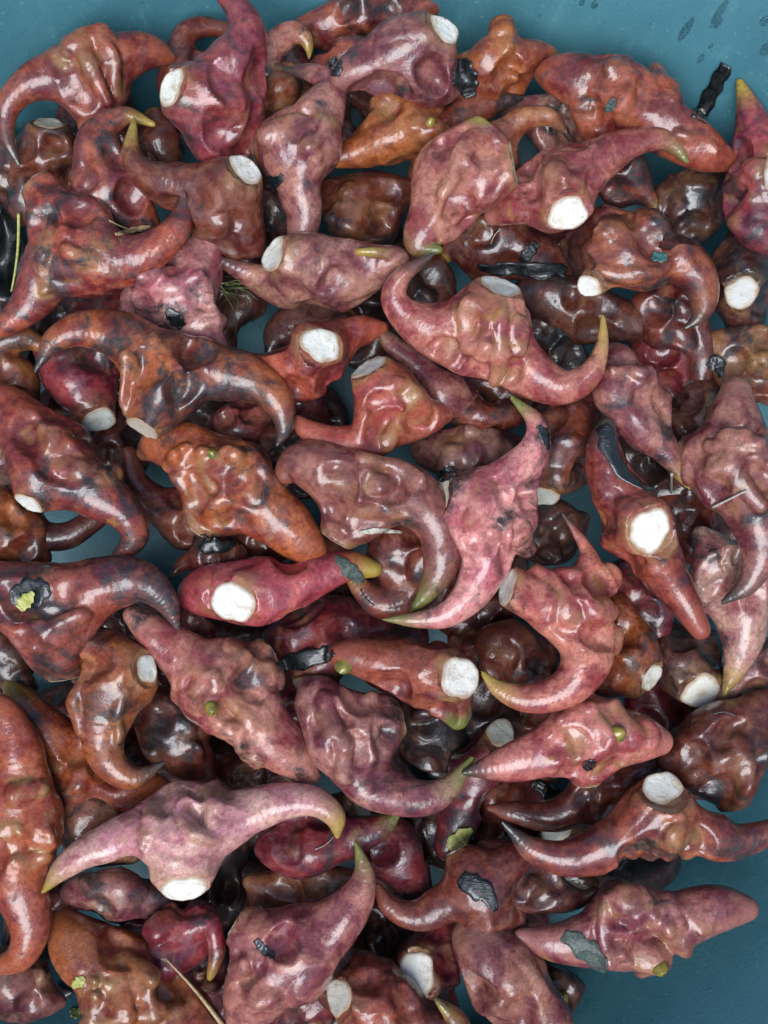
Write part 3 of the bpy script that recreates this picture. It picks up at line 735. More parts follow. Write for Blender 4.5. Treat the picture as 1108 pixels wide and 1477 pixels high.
f('long red brown caltrop with white scar on top at the lower right', 'red', 34, (945, 1188, 57), [(880, 1222, 42, 4), (820, 1240, 30, 8), (770, 1226, 20, 12), (742, 1200, 9, 12), (720, 1177, 2, 12)], [(1012, 1206, 42, 4), (1060, 1217, 30, 6), (1110, 1202, 20, 8), (1150, 1182, 8, 8)], (950, 1123, 31, 20, 0.8),
  tips='dn', knobs=[(958, 1192, 20), (905, 1246, 18), (1012, 1244, 22)], ridges=[[(950, 1165, 10), (985, 1190, 11), (1000, 1230, 11)], [(940, 1195, 9), (915, 1225, 11)]], bumpy=0.5, tan=1.0, tint=0.98, web=34)
f('broad brown caltrop at the right edge above the long red brown one', 'brown', -8, (1040, 1090, 60), [(1082, 1042, 40), (1118, 1012, 20)], [(992, 1105, 36, -10), (965, 1085, 16, -15)], (1062, 1160, 26, -12), ridges=[[(1055, 1060, 11), (1060, 1110, 12), (1062, 1150, 11)]], tint=0.95, tan=1.0)
f('dusky caltrop at the right edge beside the hanging yellow tip', 'mauve', -40, (1092, 972, 42), [(1052, 1000, 26), (1035, 1015, 10)], [(1122, 950, 26)], tint=0.7)
f('knobby pinkish caltrop lying on the bare basin at the lower right', 'mauve', 0, (905, 1335, 55), [(842, 1356, 38, 4), (792, 1358, 25, 4), (752, 1350, 12, 0)], [(975, 1326, 42, 4), (1030, 1310, 36, 4), (1074, 1311, 20, 0)],
  knobs=[(898, 1285, 20), (935, 1375, 24), (960, 1322, 20), (880, 1318, 12)], ridges=[[(870, 1290, 10), (865, 1330, 10), (875, 1370, 10)], [(920, 1290, 10), (945, 1330, 11), (985, 1360, 10)], [(985, 1300, 9), (1010, 1330, 10)]], bud=(946, 1386, 11), bumpy=0.5, tan=0.9, stain=0.2)
f('brown curled caltrop holding a black leaf scrap near bottom centre', 'brown', -15, (690, 1280, 42), [(645, 1302, 28, 0), (602, 1322, 22, -5), (562, 1308, 14, -5), (545, 1280, 5, -5)], [(735, 1245, 28, -5), (760, 1230, 12, -15)], (660, 1230, 18, -15), knobs=[(715, 1322, 30)], tint=1.15, stain=0.3, hollow=0.0, fold=0.5)
f('mouldy dark horn under the long red brown caltrop', 'dark', -25, (765, 1270, 34), [(800, 1290, 26, 0), (835, 1298, 14, -5), (862, 1285, 6)], [(725, 1240, 26, 0), (700, 1225, 12, -10)], tint=1.6, stain=0.5)
f('dark red caltrop with white scar facing up at the bottom centre', 'crimson', -45, (617, 1402, 50), [(640, 1350, 28, -20), (650, 1325, 12, -30)], [(642, 1440, 30, -20), (660, 1460, 12, -30)], (602, 1386, 27, 44, 0.9), tint=0.75, bumpy=0.5)
f('greyish lavender blunt caltrop at the bottom edge', 'mauve', -5, (732, 1420, 58), [(702, 1376, 50, -5), (690, 1360, 40, -10)], [(782, 1470, 44), (810, 1510, 20)], bumpy=0.35, stain=0.4, tan=0.2, tint=0.9)
f('red caltrop at the bottom edge with pale scar and yellow hooked tip', 'red', 2, (545, 1448, 58), [(600, 1470, 36, 5), (650, 1482, 28, 15), (662, 1455, 17, 25), (632, 1420, 4, 30)], [(530, 1410, 34, -20), (525, 1390, 14, -30)], (486, 1430, 28, 20, 0.66), tips='yn', scar=(0.55, 0.53, 0.47))
f('mauve caltrop at the bottom with tall horn ending in a green tip', 'mauve', 28, (412, 1378, 60), [(470, 1340, 42, 4), (510, 1300, 28, 8), (525, 1258, 16, 10), (513, 1211, 3, 10)], [(372, 1425, 50, -5), (348, 1475, 24, -10)], (340, 1335, 26, -15),
  tips='gn', knobs=[(380, 1420, 18), (350, 1390, 14)], bumpy=0.5, tan=0.5, tint=1.15, stain=0.2)
f('beige mauve caltrop squeezed behind the green tipped horn', 'tan', -38, (440, 1287, 42), [(392, 1282, 26), (362, 1272, 12)], [(490, 1277, 26), (520, 1270, 12)], tint=0.8)
f('dark crimson caltrop with olive horn rising right, below the mauve pink one', 'crimson', -15, (440, 1215, 42), [(402, 1225, 32, -5), (380, 1230, 16, -15)], [(500, 1207, 30, 2), (546, 1192, 19, 6), (578, 1166, 4, 8)], tips='ng', tint=0.8, bumpy=0.5)
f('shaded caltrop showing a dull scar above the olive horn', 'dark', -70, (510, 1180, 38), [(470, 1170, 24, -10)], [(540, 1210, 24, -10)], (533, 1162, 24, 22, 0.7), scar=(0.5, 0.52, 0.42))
f('very pale pink caltrop with white scar below and wide spread horns', ((0.54, 0.27, 0.24), (0.44, 0.16, 0.19)), 48, (268, 1196, 63),
  [(198, 1200, 36, 6), (138, 1220, 26, 10), (96, 1250, 18, 10), (65, 1289, 4, 4)], [(340, 1176, 40, 4), (400, 1154, 30, 8), (450, 1151, 23, 10), (482, 1175, 16, 8), (488, 1210, 4, 2)], (270, 1280, 36, 24, 0.8),
  tips='yy', knobs=[(225, 1178, 16)], ridges=[[(232, 1165, 12), (248, 1150, 13), (270, 1165, 12), (285, 1190, 13), (310, 1190, 12), (318, 1165, 12), (300, 1142, 13)]], bumpy=0.5, tan=0.9, stain=0.1, web=34, fold=0.55, scar=(0.85, 0.84, 0.78))
f('dusky caltrop under the left horn of the very pale pink one', 'mauve', -20, (172, 1292, 42), [(122, 1286, 30, 0), (100, 1292, 14)], [(222, 1302, 30, -10), (245, 1310, 14, -20)], tint=0.85)
f('deep crimson caltrop with slim yellow horn hanging below the white scar', 'crimson', -30, (250, 1352, 57), [(302, 1312, 20, 40), (319, 1348, 14, 50), (317, 1380, 8, 50), (308, 1410, 2.5, 46)], [(202, 1342, 34, -10), (180, 1322, 14, -15)], tips='yn', knobs=[(240, 1325, 16)], tan=0.5)
f('large orange caltrop in the bottom left with purple left side', 'orange', 10, (190, 1425, 64), [(122, 1372, 46, -5), (86, 1340, 24, -15)], [(262, 1472, 48, 0), (320, 1500, 20)], ridges=[[(145, 1400, 12), (175, 1380, 12), (225, 1395, 12)], [(140, 1450, 12), (200, 1440, 12), (260, 1440, 12)]], tan=1.2, stain=0.2)
f('orange and yellow caltrop running down the lower left edge', ((0.29, 0.075, 0.026), (0.19, 0.034, 0.020)), 28, (25, 1190, 54), [(32, 1110, 40, 5), (22, 1052, 28, 10), (0, 1020, 22, 10), (-30, 1012, 10, 8)], [(27, 1265, 42, 5), (46, 1330, 30, 8), (32, 1376, 21, 8), (-10, 1396, 12, 0)], knobs=[(62, 1200, 20), (45, 1135, 16), (55, 1235, 16)], tan=1.9, tint=1.1, stain=0.25, hollow=0.4)
f('yellowish orange caltrop under the brown hooked one at the left', 'orange', -22, (122, 1110, 46), [(62, 1052, 36, 5), (32, 1012, 24, 5), (10, 985, 5, 2)], [(180, 1135, 36, -5), (232, 1142, 18, -10)], tips='yn', tan=1.4)
f('brown caltrop with grey scar right and lower horn hooking right', 'orange', 34, (165, 975, 57), [(146, 1045, 40, 6), (156, 1095, 27, 12), (196, 1119, 17, 12), (244, 1097, 2.5, 8)], [(122, 950, 38, -10), (100, 970, 20, -20)], (220, 962, 21, 18, 0.74),
  tips='dn', ridges=[[(130, 960, 10), (120, 1005, 11), (125, 1050, 10)], [(200, 985, 8), (180, 1020, 9), (172, 1060, 8)]], bumpy=0.5, tan=0.6, scar=(0.6, 0.62, 0.55))
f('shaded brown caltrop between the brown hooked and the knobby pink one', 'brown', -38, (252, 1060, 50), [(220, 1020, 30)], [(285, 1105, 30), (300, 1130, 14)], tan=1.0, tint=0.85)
f('knobby pink caltrop lying diagonally with a yellow bud', 'pink', 28, (322, 990, 56), [(256, 940, 36, 0), (221, 910, 26, 4), (193, 887, 15, 4)], [(375, 1048, 46, 0), (415, 1085, 34, 0), (450, 1120, 12, -5)], (385, 940, 22, -30),
  knobs=[(350, 950, 18), (385, 975, 18), (395, 1010, 14), (330, 1045, 18), (360, 1080, 14), (290, 990, 14)], ridges=[[(285, 960, 10), (320, 975, 11), (345, 1010, 11), (390, 1050, 10)]], bud=(313, 1013, 11), bumpy=0.5, tan=0.7)
f('pinkish beige caltrop left of the very pale pink one', 'tan', -28, (130, 1190, 48), [(95, 1160, 30), (75, 1150, 14)], [(165, 1215, 32), (190, 1230, 16)], tint=0.95)
# ---- left edge
f('big red and black crusted caltrop at the left edge', 'red', 34, (75, 890, 64), [(145, 847, 46, 8), (200, 836, 32, 14), (238, 862, 20, 12), (258, 907, 4, 4)], [(10, 850, 42, 0), (-40, 832, 20, -5)], (92, 975, 30, -20), stain=0.72, tan=0.4, ridges=[[(60, 920, 10), (90, 900, 10), (130, 880, 9)]], bumpy=0.5, scar=(0.05, 0.06, 0.06))
f('red brown caltrop at the left with horn curling back and oval scar', 'red', 18, (75, 665, 57), [(136, 706, 42, 6), (181, 736, 28, 10), (196, 776, 19, 10), (158, 816, 6, 4)], [(36, 612, 40, -4), (10, 577, 24, -8), (-20, 562, 10)], (47, 730, 22, 18, 0.66),
  knobs=[(160, 690, 16), (95, 640, 14)], ridges=[[(70, 625, 10), (85, 670, 10), (130, 680, 10)]], stain=0.55, tan=0.9, scar=(0.66, 0.66, 0.6))
f('dark maroon curled horn in the gap at the left', 'dark', -28, (20, 735, 30), [(60, 770, 22, 5), (100, 772, 20, 5), (138, 748, 17, 0)], [(-20, 712, 20)], bumpy=0.5, tint=1.2)
f('small orange caltrop at the left edge above the crusted one', 'orange', -18, (15, 780, 45), [(48, 800, 24), (62, 810, 10)], [(0, 735, 32), (-10, 715, 14)], tint=0.9)
f('orange caltrop with yellow bud in the centre left, horn down right', 'orange', 22, (332, 700, 57), [(396, 746, 44, 0), (436, 780, 31, -2), (466, 802, 9, -8)], [(272, 652, 42, -5), (226, 642, 26, -15), (204, 652, 12, -25)], (290, 765, 24, -15),
  knobs=[(345, 668, 16), (262, 660, 16), (275, 760, 18)], ridges=[[(300, 660, 12), (310, 700, 13), (330, 740, 11)], [(265, 690, 10), (275, 730, 11), (300, 765, 10)]], bud=(313, 657, 9), bumpy=0.5, tan=0.9, tint=1.1)
f('brown horn curving round the open gap at the left centre', 'brown', -45, (272, 745, 36), [(226, 726, 26), (196, 696, 20), (186, 655, 12)], [(330, 770, 20, -10)], tint=1.1)
f('slim brown horn under the orange caltrop at the centre left', 'brown', -40, (385, 785, 22), [(355, 782, 16), (335, 776, 8)], [(410, 790, 16), (430, 795, 8)], bumpy=0.5)
f('dark mauve wrinkled caltrop at the centre with broad horn curling down', ((0.20, 0.064, 0.050), (0.125, 0.030, 0.033)), 42, (522, 714, 51), [(590, 716, 44, 4), (630, 760, 32, 8), (636, 815, 26, 8), (616, 855, 14, 6), (590, 888, 2.5, 0)], [(462, 676, 40, -2), (430, 667, 28, -8), (408, 684, 15, -15)], (488, 775, 34, -20),
  tips='gn', ridges=[[(480, 690, 9), (530, 700, 10), (580, 690, 9)], [(490, 740, 10), (540, 735, 11), (590, 745, 10)], [(520, 665, 9), (560, 670, 10), (600, 695, 9)]], stain=0.35, tan=0.7, bumpy=0.5, scar=(0.08, 0.06, 0.05))
f('brown caltrop nested in the curl of the dark mauve horn', 'brown', -5, (582, 800, 42), [(592, 850, 30, 0), (555, 870, 24, 5), (520, 846, 15, 8), (488, 802, 3, 8)], [(570, 760, 26, -10)], tips='yn', tint=1.3, bumpy=0.5, tan=1.0)
f('crimson caltrop with a squarish white scar left of the centre', ((0.32, 0.045, 0.055), (0.24, 0.035, 0.06)), 12, (388, 850, 53), [(450, 830, 37, 5), (500, 814, 26, 8), (538, 820, 14, 10)], [(305, 852, 44, -15), (268, 862, 20, -30)], (341, 868, 34, 42, 0.88), tips='yn', bumpy=0.5, tan=0.3, stain=0.1, scar=(0.85, 0.83, 0.77))
f('small brown horn poking left above the crimson white scarred caltrop', 'brown', -18, (312, 802, 26), [(282, 807, 16), (262, 815, 11), (246, 834, 3)], [(340, 800, 18, -10)], tips='dn', bumpy=0.5, tint=1.2)
f('dark red caltrop with a dull round scar under the black leaf band', 'crimson', -45, (470, 915, 50), [(410, 922, 32), (385, 925, 14)], [(530, 902, 32), (555, 898, 14)], (450, 990, 32, 12, 0.6), scar=(0.36, 0.33, 0.27), tint=0.7)
# ---- seen deep in the gaps
f('dark brown caltrop with yellow tip in the gap right of the long pink one', 'dark', -60, (800, 768, 38), [(775, 785, 24), (750, 790, 4)], [(828, 755, 22), (848, 745, 4)], tips='yy', tint=1.5)
f('brown caltrop in the gap right of the cracked white scar', 'brown', -60, (742, 950, 44), [(710, 930, 26)], [(775, 965, 26), (795, 970, 12)], tint=0.7)
f('shaded crimson caltrop under the black leafed red one at right', 'crimson', -48, (915, 850, 42), [(885, 840, 28), (865, 835, 12)], [(945, 880, 28), (950, 920, 14)], tint=0.75, bumpy=0.5)
f('dim brown caltrop under the diagonal knobby pink one', 'brown', -45, (385, 1135, 46), [(350, 1120, 28), (320, 1115, 12)], [(425, 1150, 28), (450, 1160, 12)], tint=0.7, stain=0.4)
f('dim crimson caltrop right of the dark crimson olive horned one', 'crimson', -60, (568, 1235, 46), [(550, 1190, 28), (545, 1170, 12)], [(600, 1280, 28), (610, 1300, 12)], tint=0.6, bumpy=0.5)
f('shiny brown caltrop with round bulges below the yellow pointed horn', 'brown', -42, (525, 308, 48), [(560, 285, 34), (585, 275, 16)], [(495, 290, 34), (475, 275, 16)], knobs=[(512, 325, 28), (500, 285, 14)], tint=0.95, bumpy=0.6)
f('almost black caltrop in the gap under the right horn of the bull head', 'dark', -75, (795, 505, 42), [(760, 480, 26)], [(830, 530, 26)], tint=0.9)
f('dark red horn curving down beneath the blue black curled horn', 'red', -42, (968, 455, 40), [(1000, 490, 28), (1012, 525, 22), (1012, 560, 10)], [(935, 440, 26, -10)], tint=0.6, bumpy=0.5)
f('purplish caltrop in the gap above the dusky pink yellow tipped one', 'crimson', -65, (960, 530, 38), [(985, 545, 22)], [(930, 510, 24)], tint=0.8, bumpy=0.5)
f('small pink caltrop under the right horn of the black stained orange one', 'pink', -42, (345, 612, 32), [(318, 612, 18), (305, 616, 8)], [(375, 600, 20, -10)], tint=0.75, bumpy=0.5)
f('small brown caltrop between the orange ones and the dark mauve one', 'brown', -45, (412, 652, 38), [(385, 660, 22), (370, 668, 10)], [(440, 632, 24, -10), (455, 625, 10)], tint=0.9, tan=1.0)
f('dusky purple caltrop in the bottom left corner', 'mauve', -20, (22, 1422, 46), [(60, 1440, 28), (85, 1445, 12)], [(-15, 1400, 28)], tint=0.6, bumpy=0.5)
f('brown caltrop wedged below the dark crimson scarred one at upper left', 'brown', -68, (232, 215, 36), [(245, 250, 22)], [(225, 180, 24), (215, 175, 8)], tips='ny', tint=0.8)
f('dark brown horn beside the left hook of the bull head', 'brown', -55, (620, 405, 32), [(645, 425, 16), (655, 435, 6)], [(600, 380, 22)], tint=0.7, bumpy=0.5)
f('dark caltrop lying low under the mauve and pale pink ones', 'dark', -95, (330, 425, 44), [(350, 380, 28)], [(320, 470, 28), (330, 500, 12)], tint=1.5, tan=0.8)
f('dim red caltrop deep in the gap by the left curled horn', 'brown', -95, (170, 650, 44), [(185, 610, 26)], [(165, 690, 26)], tint=0.7)
f('dark caltrop in the lowest gap near the bottom centre', 'dark', -110, (545, 1350, 50), [(510, 1330, 28), (490, 1320, 12)], [(590, 1340, 28), (615, 1330, 12)], tint=0.9)
f('shaded brown caltrop at the right under the dark white scarred one', 'brown', -85, (1040, 1010, 44), [(1010, 1030, 26)], [(1075, 1020, 26)], tint=0.7)
f('dark caltrop deep below the upright mauve one', 'dark', -100, (390, 300, 44), [(370, 265, 26)], [(420, 330, 26)], tint=1.0)
f('dark caltrop deep between the large mauve pink and the pink ridged one', 'dark', -105, (620, 1060, 46), [(590, 1030, 26)], [(650, 1080, 26)], tint=1.0)
f('dark caltrop at the bottom edge left of the bare basin corner', 'brown', -70, (790, 1440, 40), [(815, 1430, 22), (835, 1425, 8)], [(760, 1460, 26)], bud=(808, 1428, 9), tint=0.6)
f('dim caltrop under the crimson horn at the far upper left of the heap', 'dark', -80, (20, 250, 40), [(0, 215, 24)], [(40, 300, 28)], tint=1.2)
f('dim caltrop between the left edge horn and the crusted red one', 'dark', -70, (20, 950, 44), [(10, 910, 26)], [(30, 990, 26)], tint=1.2)
f('brown caltrop low behind the tall green tipped horn at the bottom', 'brown', -75, (490, 1395, 40), [(500, 1350, 24)], [(480, 1430, 24)], tint=0.7)
f('dim red caltrop under the two orange ones at lower left', 'brown', -75, (60, 1330, 46), [(90, 1300, 26)], [(30, 1350, 26)], tint=0.8)

# ---- the lowest layer, glimpsed in the shade between the others
DEEP = [
        (60, 480, 30, 0, 'dark caltrop at the left edge just above the orange arching horn'),
        (150, 430, 80, 1, 'dim caltrop between the large red and the pale pink black flecked caltrop'),
        (230, 560, 10, 2, 'dim caltrop directly under the black stained orange one with drooping horns'),
        (420, 600, 120, 4, 'dim caltrop in the gap below the orange red white scarred one'),
        (560, 420, 100, 6, 'dim caltrop behind the slim green tipped horn'),
        (950, 690, 50, 11, 'blackish caltrop in the gap beside the downward pointing yellow tip'),
        (640, 830, 10, 14, 'dim caltrop in the curl between the two central horns'),
        (560, 930, 80, 15, 'dim caltrop between the sweeping pale pink horn and the cracked white scar'),
        (700, 900, 30, 16, 'dark caltrop in the gap above the cracked white scar'),
        (780, 1050, 90, 17, 'dark caltrop between the thick curled pink horn and the ridged pink one'),
        (960, 1060, 60, 19, 'dark caltrop just below the oval white scar at the right'),
        (1020, 760, 20, 21, 'dark caltrop between the round white scar and the wrinkled mauve one'),
        (450, 860, 100, 22, 'dim caltrop under the yellow end of the crimson one'),
        (380, 930, 20, 23, 'dim caltrop just below the squarish white scar'),
        (260, 930, 60, 24, 'dim caltrop left of the squarish white scar, under the crusted red horn'),
        (120, 1040, 0, 25, 'dark caltrop left of the brown hooked one with grey scar'),
        (220, 1120, 140, 26, 'dark caltrop inside the hook of the brown grey scarred one'),
        (330, 1120, 40, 27, 'dark caltrop under the lower edge of the diagonal knobby pink one'),
        (600, 1180, 60, 30, 'dark caltrop below the smooth sweeping mauve horn'),
        (740, 1160, 110, 31, 'dark caltrop between the dark crimson one and the long brown horn'),
        (740, 1350, 80, 33, 'dark caltrop between the mouldy horn and the knobby one on bare basin'),
        (860, 1250, 10, 34, 'dark caltrop between the two lowest right horned caltrops'),
        (420, 1330, 50, 35, 'dark caltrop left of the squeezed beige mauve one'),
        (300, 1290, 120, 36, 'dark caltrop right of the white scar of the very pale pink one'),
        (330, 1420, 20, 37, 'dark caltrop right of the slim yellow hanging horn'),
        (110, 600, 100, 42, 'dark caltrop left of the crimson one with pale scar below'),
        (500, 470, 20, 43, 'dark caltrop between the mauve sideways one and the orange red scarred one'),
        (140, 170, 30, 45, 'dark caltrop under the hooked red brown one at upper left'),
        (450, 150, 60, 46, 'dark caltrop in the gap below the black tipped horn at top'),
        (560, 130, 20, 47, 'dark caltrop left of the orange brown yellow pointed one'),
        (450, 1440, 30, 57, 'dark caltrop at the bottom edge under the tall green tipped one'),
        (805, 345, 60, 70, 'dark caltrop in the gap left of the blue black horned one'),
        (185, 915, 30, 71, 'dark caltrop under the pointed end of the crusted red horn'),
        (415, 1000, 90, 72, 'dark caltrop behind the dull round scar left of the centre'),
        (720, 560, 10, 73, 'dark caltrop under the belly of the bull head caltrop'),
        (705, 1030, 120, 74, 'dark caltrop right of the green lower tip of the cracked scar one'),
        (445, 610, 40, 75, 'dark caltrop left of the thick curled orange red horn'),
        ]
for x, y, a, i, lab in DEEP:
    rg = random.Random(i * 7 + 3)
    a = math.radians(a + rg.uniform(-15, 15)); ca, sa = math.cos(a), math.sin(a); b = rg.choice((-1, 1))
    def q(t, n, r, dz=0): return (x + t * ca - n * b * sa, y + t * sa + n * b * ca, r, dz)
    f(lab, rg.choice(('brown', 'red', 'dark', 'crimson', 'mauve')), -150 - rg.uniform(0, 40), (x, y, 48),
      [q(55, 4, 36), q(95, 25, 22), q(105, 60, 4, 8)], [q(-55, 4, 36), q(-95, 25, 22), q(-105, 60, 4, 8)], tips='dd', tint=0.75, h=7.5, bumpy=0.5)  # tint darkens the pigment to deepen the shade in the gaps

EDGE = [(-70, 330, 60), (-90, 520, 100), (-60, 640, 10), (-80, 760, 60), (-95, 900, 120), (-80, 1010, 40), (-90, 1130, 80), (-110, 1260, 10), (-70, 1360, 60), (-60, 1480, 20), (60, 1540, 70),
        (170, 1570, 10), (300, 1550, 100), (430, 1560, 30), (560, 1560, 80), (690, 1550, 10)]
for i, (x, y, a) in enumerate(EDGE):
    rg = random.Random(i * 11 + 5)
    a = math.radians(a + rg.uniform(-15, 15)); ca, sa = math.cos(a), math.sin(a); b = rg.choice((-1, 1))
    def q(t, n, r, dz=0): return (x + t * ca - n * b * sa, y + t * sa + n * b * ca, r, dz)
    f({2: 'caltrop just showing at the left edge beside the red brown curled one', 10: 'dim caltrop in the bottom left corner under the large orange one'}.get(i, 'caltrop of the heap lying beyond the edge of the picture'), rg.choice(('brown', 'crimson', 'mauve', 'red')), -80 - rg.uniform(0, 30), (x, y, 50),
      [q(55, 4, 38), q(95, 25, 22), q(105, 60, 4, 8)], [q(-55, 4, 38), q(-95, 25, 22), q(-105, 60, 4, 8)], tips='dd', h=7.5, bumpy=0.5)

# ------------------------------------------------------------------ scraps lying on the fruits and the basin
bpy.context.view_layer.update()
DG = bpy.context.evaluated_depsgraph_get()
EYE = cam.location.copy()
def hit(x, y):
    d = (wpos(x, y, 0) - EYE).normalized()
    ok, p, n, idx, ob, mt = scene.ray_cast(DG, EYE, d)
    return (p, n) if ok else (wpos(x, y, -200), Vector((0, 0, 1)))
def tag(o, label, cat, group=None):
    o['label'] = label; o['category'] = cat
    if group: o['group'] = group
    return o
def at_height(x, y, z):
    f = (D - z / S) / D
    return Vector(((x - CX) * S * f, -(y - CY) * S * f, z))
def strip(name, label, cat, mat, pts, drop=34, lift=0.8, thick=0.7, crumple=2.4, nl=20, nw=6, seed=0, parent=None, group=None):
    """soft scrap draped over whatever lies below; pts = (x, y, half width)"""
    rg = random.Random(seed + 91)
    rows = spline([[p[0], p[1], 0, p[2]] for p in pts], max(2, nl // (len(pts) - 1)))
    n = len(rows); grid = []
    for i in range(n):
        a = rows[max(0, i - 1)][:2]; b = rows[min(n - 1, i + 1)][:2]
        t = b - a; t = t / (np.linalg.norm(t) + 1e-6); nn = np.array([-t[1], t[0]])
        hw = rows[i][3]; hl = hw * (1 + 0.14 * math.sin(i * 1.1 + seed) + rg.uniform(-0.05, 0.05)); hr = hw * (1 + 0.14 * math.sin(i * 0.9 + 2 * seed) + rg.uniform(-0.05, 0.05)); jx = rg.uniform(-0.4, 0.4)
        grid.append([(float(rows[i][0] + nn[0] * (hr if k > 0 else hl) * k + t[0] * jx), float(rows[i][1] + nn[1] * (hr if k > 0 else hl) * k + t[1] * jx)) for k in np.linspace(-1, 1, nw)])
    Z = np.array([[hit(x, y)[0].z / S for x, y in r] for r in grid])
    med = np.median(Z); Z = np.maximum(Z, med - drop); Z = np.minimum(Z, med + drop * 2.5)
    for _ in range(1):
        Zp = np.pad(Z, 1, mode='edge'); Z = np.maximum(Z, (Zp[:-2, 1:-1] + Zp[2:, 1:-1] + Zp[1:-1, :-2] + Zp[1:-1, 2:]) / 4)
    V = []; F = []
    for i in range(n):
        for k in range(nw):
            z = Z[i, k] + lift + rg.uniform(0, crumple)
            V.append(tuple(at_height(grid[i][k][0], grid[i][k][1], z * S)))
    m = n * nw
    V += [(x, y, z - thick * S) for x, y, z in V]
    for i in range(n - 1):
        for k in range(nw - 1):
            a = i * nw + k
            F.append((a, a + 1, a + nw + 1, a + nw)); F.append((m + a, m + a + nw, m + a + nw + 1, m + a + 1))
        for k in (0, nw - 1):
            a = i * nw + k; F.append((a, a + nw, m + a + nw, m + a))
    for i in (0, n - 1):
        for k in range(nw - 1):
            a = i * nw + k; F.append((a, a + 1, m + a + 1, m + a))
    V = np.array(V, np.float32); c = V.mean(0)
    o = link_mesh(name, V - c, np.array(F), None, mat, parent)
    bm = __import__('bmesh').new(); bm.from_mesh(o.data); __import__('bmesh').ops.recalc_face_normals(bm, faces=bm.faces); bm.to_mesh(o.data); bm.free()
    o.location = Vector(c.tolist()) - (parent.location if parent else Vector((0, 0, 0)))
    if label: tag(o, label, cat, group)
    return o
def tube_pts(P, R, seg=7):
    V = []; F = []
    n = len(P)
    for i in range(n):
        t = (P[min(n - 1, i + 1)] - P[max(0, i - 1)]).normalized()
        a = t.cross(Vector((0.13, 0.2, 1))).normalized(); b = t.cross(a)
        for k in range(seg):
            g = 6.2832 * k / seg
            V.append(P[i] + (a * math.cos(g) + b * math.sin(g)) * R[i])
    for i in range(n - 1):
        for k in range(seg): F.append((i * seg + k, i * seg + (k + 1) % seg, (i + 1) * seg + (k + 1) % seg, (i + 1) * seg + k))
    V.append(P[0]); V.append(P[-1]); e = len(V)
    caps = [(e - 2, (k + 1) % seg, k, k) for k in range(seg)] + [(e - 1, (n - 1) * seg + k, (n - 1) * seg + (k + 1) % seg, (n - 1) * seg + (k + 1) % seg) for k in range(seg)]
    return V, F, caps
def stick(name, label, cat, mat, p0, p1, r0, r1, lift=1.0, bend=0.0, parent=None, group=None, flat=1.0, zadd=0.0):
    """stiff stalk lying across the bumps under it"""
    n = 12
    a = hit(*p0)[0]; b = hit(*p1)[0]; lf = 0.0
    P = []
    for i in range(n):
        t = i / (n - 1)
        q = a.lerp(b, t); x = p0[0] + (p1[0] - p0[0]) * t; y = p0[1] + (p1[1] - p0[1]) * t
        hz = hit(x, y)[0].z
        if 0.05 < t < 0.95: lf = max(lf, min(hz - q.z, 45 * S))
    for i in range(n):
        t = i / (n - 1); x = p0[0] + (p1[0] - p0[0]) * t; y = p0[1] + (p1[1] - p0[1]) * t
        z = a.z + (b.z - a.z) * t + lf + (lift + max(r0, r1) + zadd) * S
        nx, ny = -(p1[1] - p0[1]), (p1[0] - p0[0]); L = math.hypot(nx, ny) or 1
        k = bend * math.sin(math.pi * t)
        P.append(at_height(x + nx / L * k, y + ny / L * k, z))
    V, F, caps = tube_pts(P, [(r0 + (r1 - r0) * i / (n - 1)) * S for i in range(n)])
    c = sum(P, Vector()) / n
    me = bpy.data.meshes.new(name)
    me.from_pydata([tuple(v - c) for v in V], [], F + [tuple(dict.fromkeys(q)) for q in caps])
    for pl in me.polygons: pl.use_smooth = True
    me.materials.append(mat)
    o = bpy.data.objects.new(name, me); COL.objects.link(o)
    if parent: o.parent = parent; o.location = c - parent.location
    else: o.location = c
    if label: tag(o, label, cat, group)
    return o

K = M['black']
strip('leaf_strip', 'shiny black wet leaf strip lying left to right above the bull head caltrop', 'leaf', K, [(688, 384, 3), (712, 389, 8), (740, 387, 9), (772, 391, 12), (800, 389, 10), (818, 392, 7)], drop=14, crumple=3.5, nw=6, seed=1)
strip('leaf_scrap', 'black leaf scrap sticking up behind the black strip', 'leaf', K, [(752, 378, 6), (765, 362, 9), (775, 350, 6)], seed=2)
strip('leaf_strip', 'blackened leaf at the upper left edge below the dark gap', 'leaf', K, [(2, 275, 16), (10, 320, 22), (12, 380, 20), (4, 435, 12)], drop=20, lift=20, crumple=4, nw=6, seed=3)
stick('straw', 'pale yellow stem lying on the blackened leaf at the upper left edge', 'straw', M['yellow'], (27, 308), (15, 428), 2.6, 1.6, lift=3, bend=-4)
strip('leaf_band', 'black leaf band wrapped over a dark red caltrop left of the centre', 'leaf', K, [(403, 962, 9), (430, 953, 14), (462, 946, 13), (480, 938, 9)], crumple=2, nw=6, seed=4)
strip('leaf_scrap', 'black leaf stuck to the upper horn of the red white scarred caltrop', 'leaf', K, [(868, 614, 10), (880, 635, 17), (888, 660, 14), (902, 684, 9), (922, 698, 6), (942, 706, 2)], nw=6, crumple=2, seed=5)
strip('leaf_scrap', 'black leaf patch on the crusted red caltrop at the left edge', 'leaf', K, [(14, 862, 8), (36, 858, 22), (58, 852, 18), (72, 848, 8)], nw=6, crumple=2.5, seed=6)
strip('leaf_wedge', 'yellow green leaf wedge on the black patch at the left edge', 'leaf', M['yellow'], [(48, 854, 3), (38, 866, 10), (27, 878, 7)], lift=5, seed=7)
strip('leaf_wedge', 'pale yellow petal like scrap near the bottom centre', 'leaf', M['yellow'], [(681, 1196, 3), (668, 1206, 11), (655, 1216, 10), (648, 1226, 5)], lift=4, seed=8)
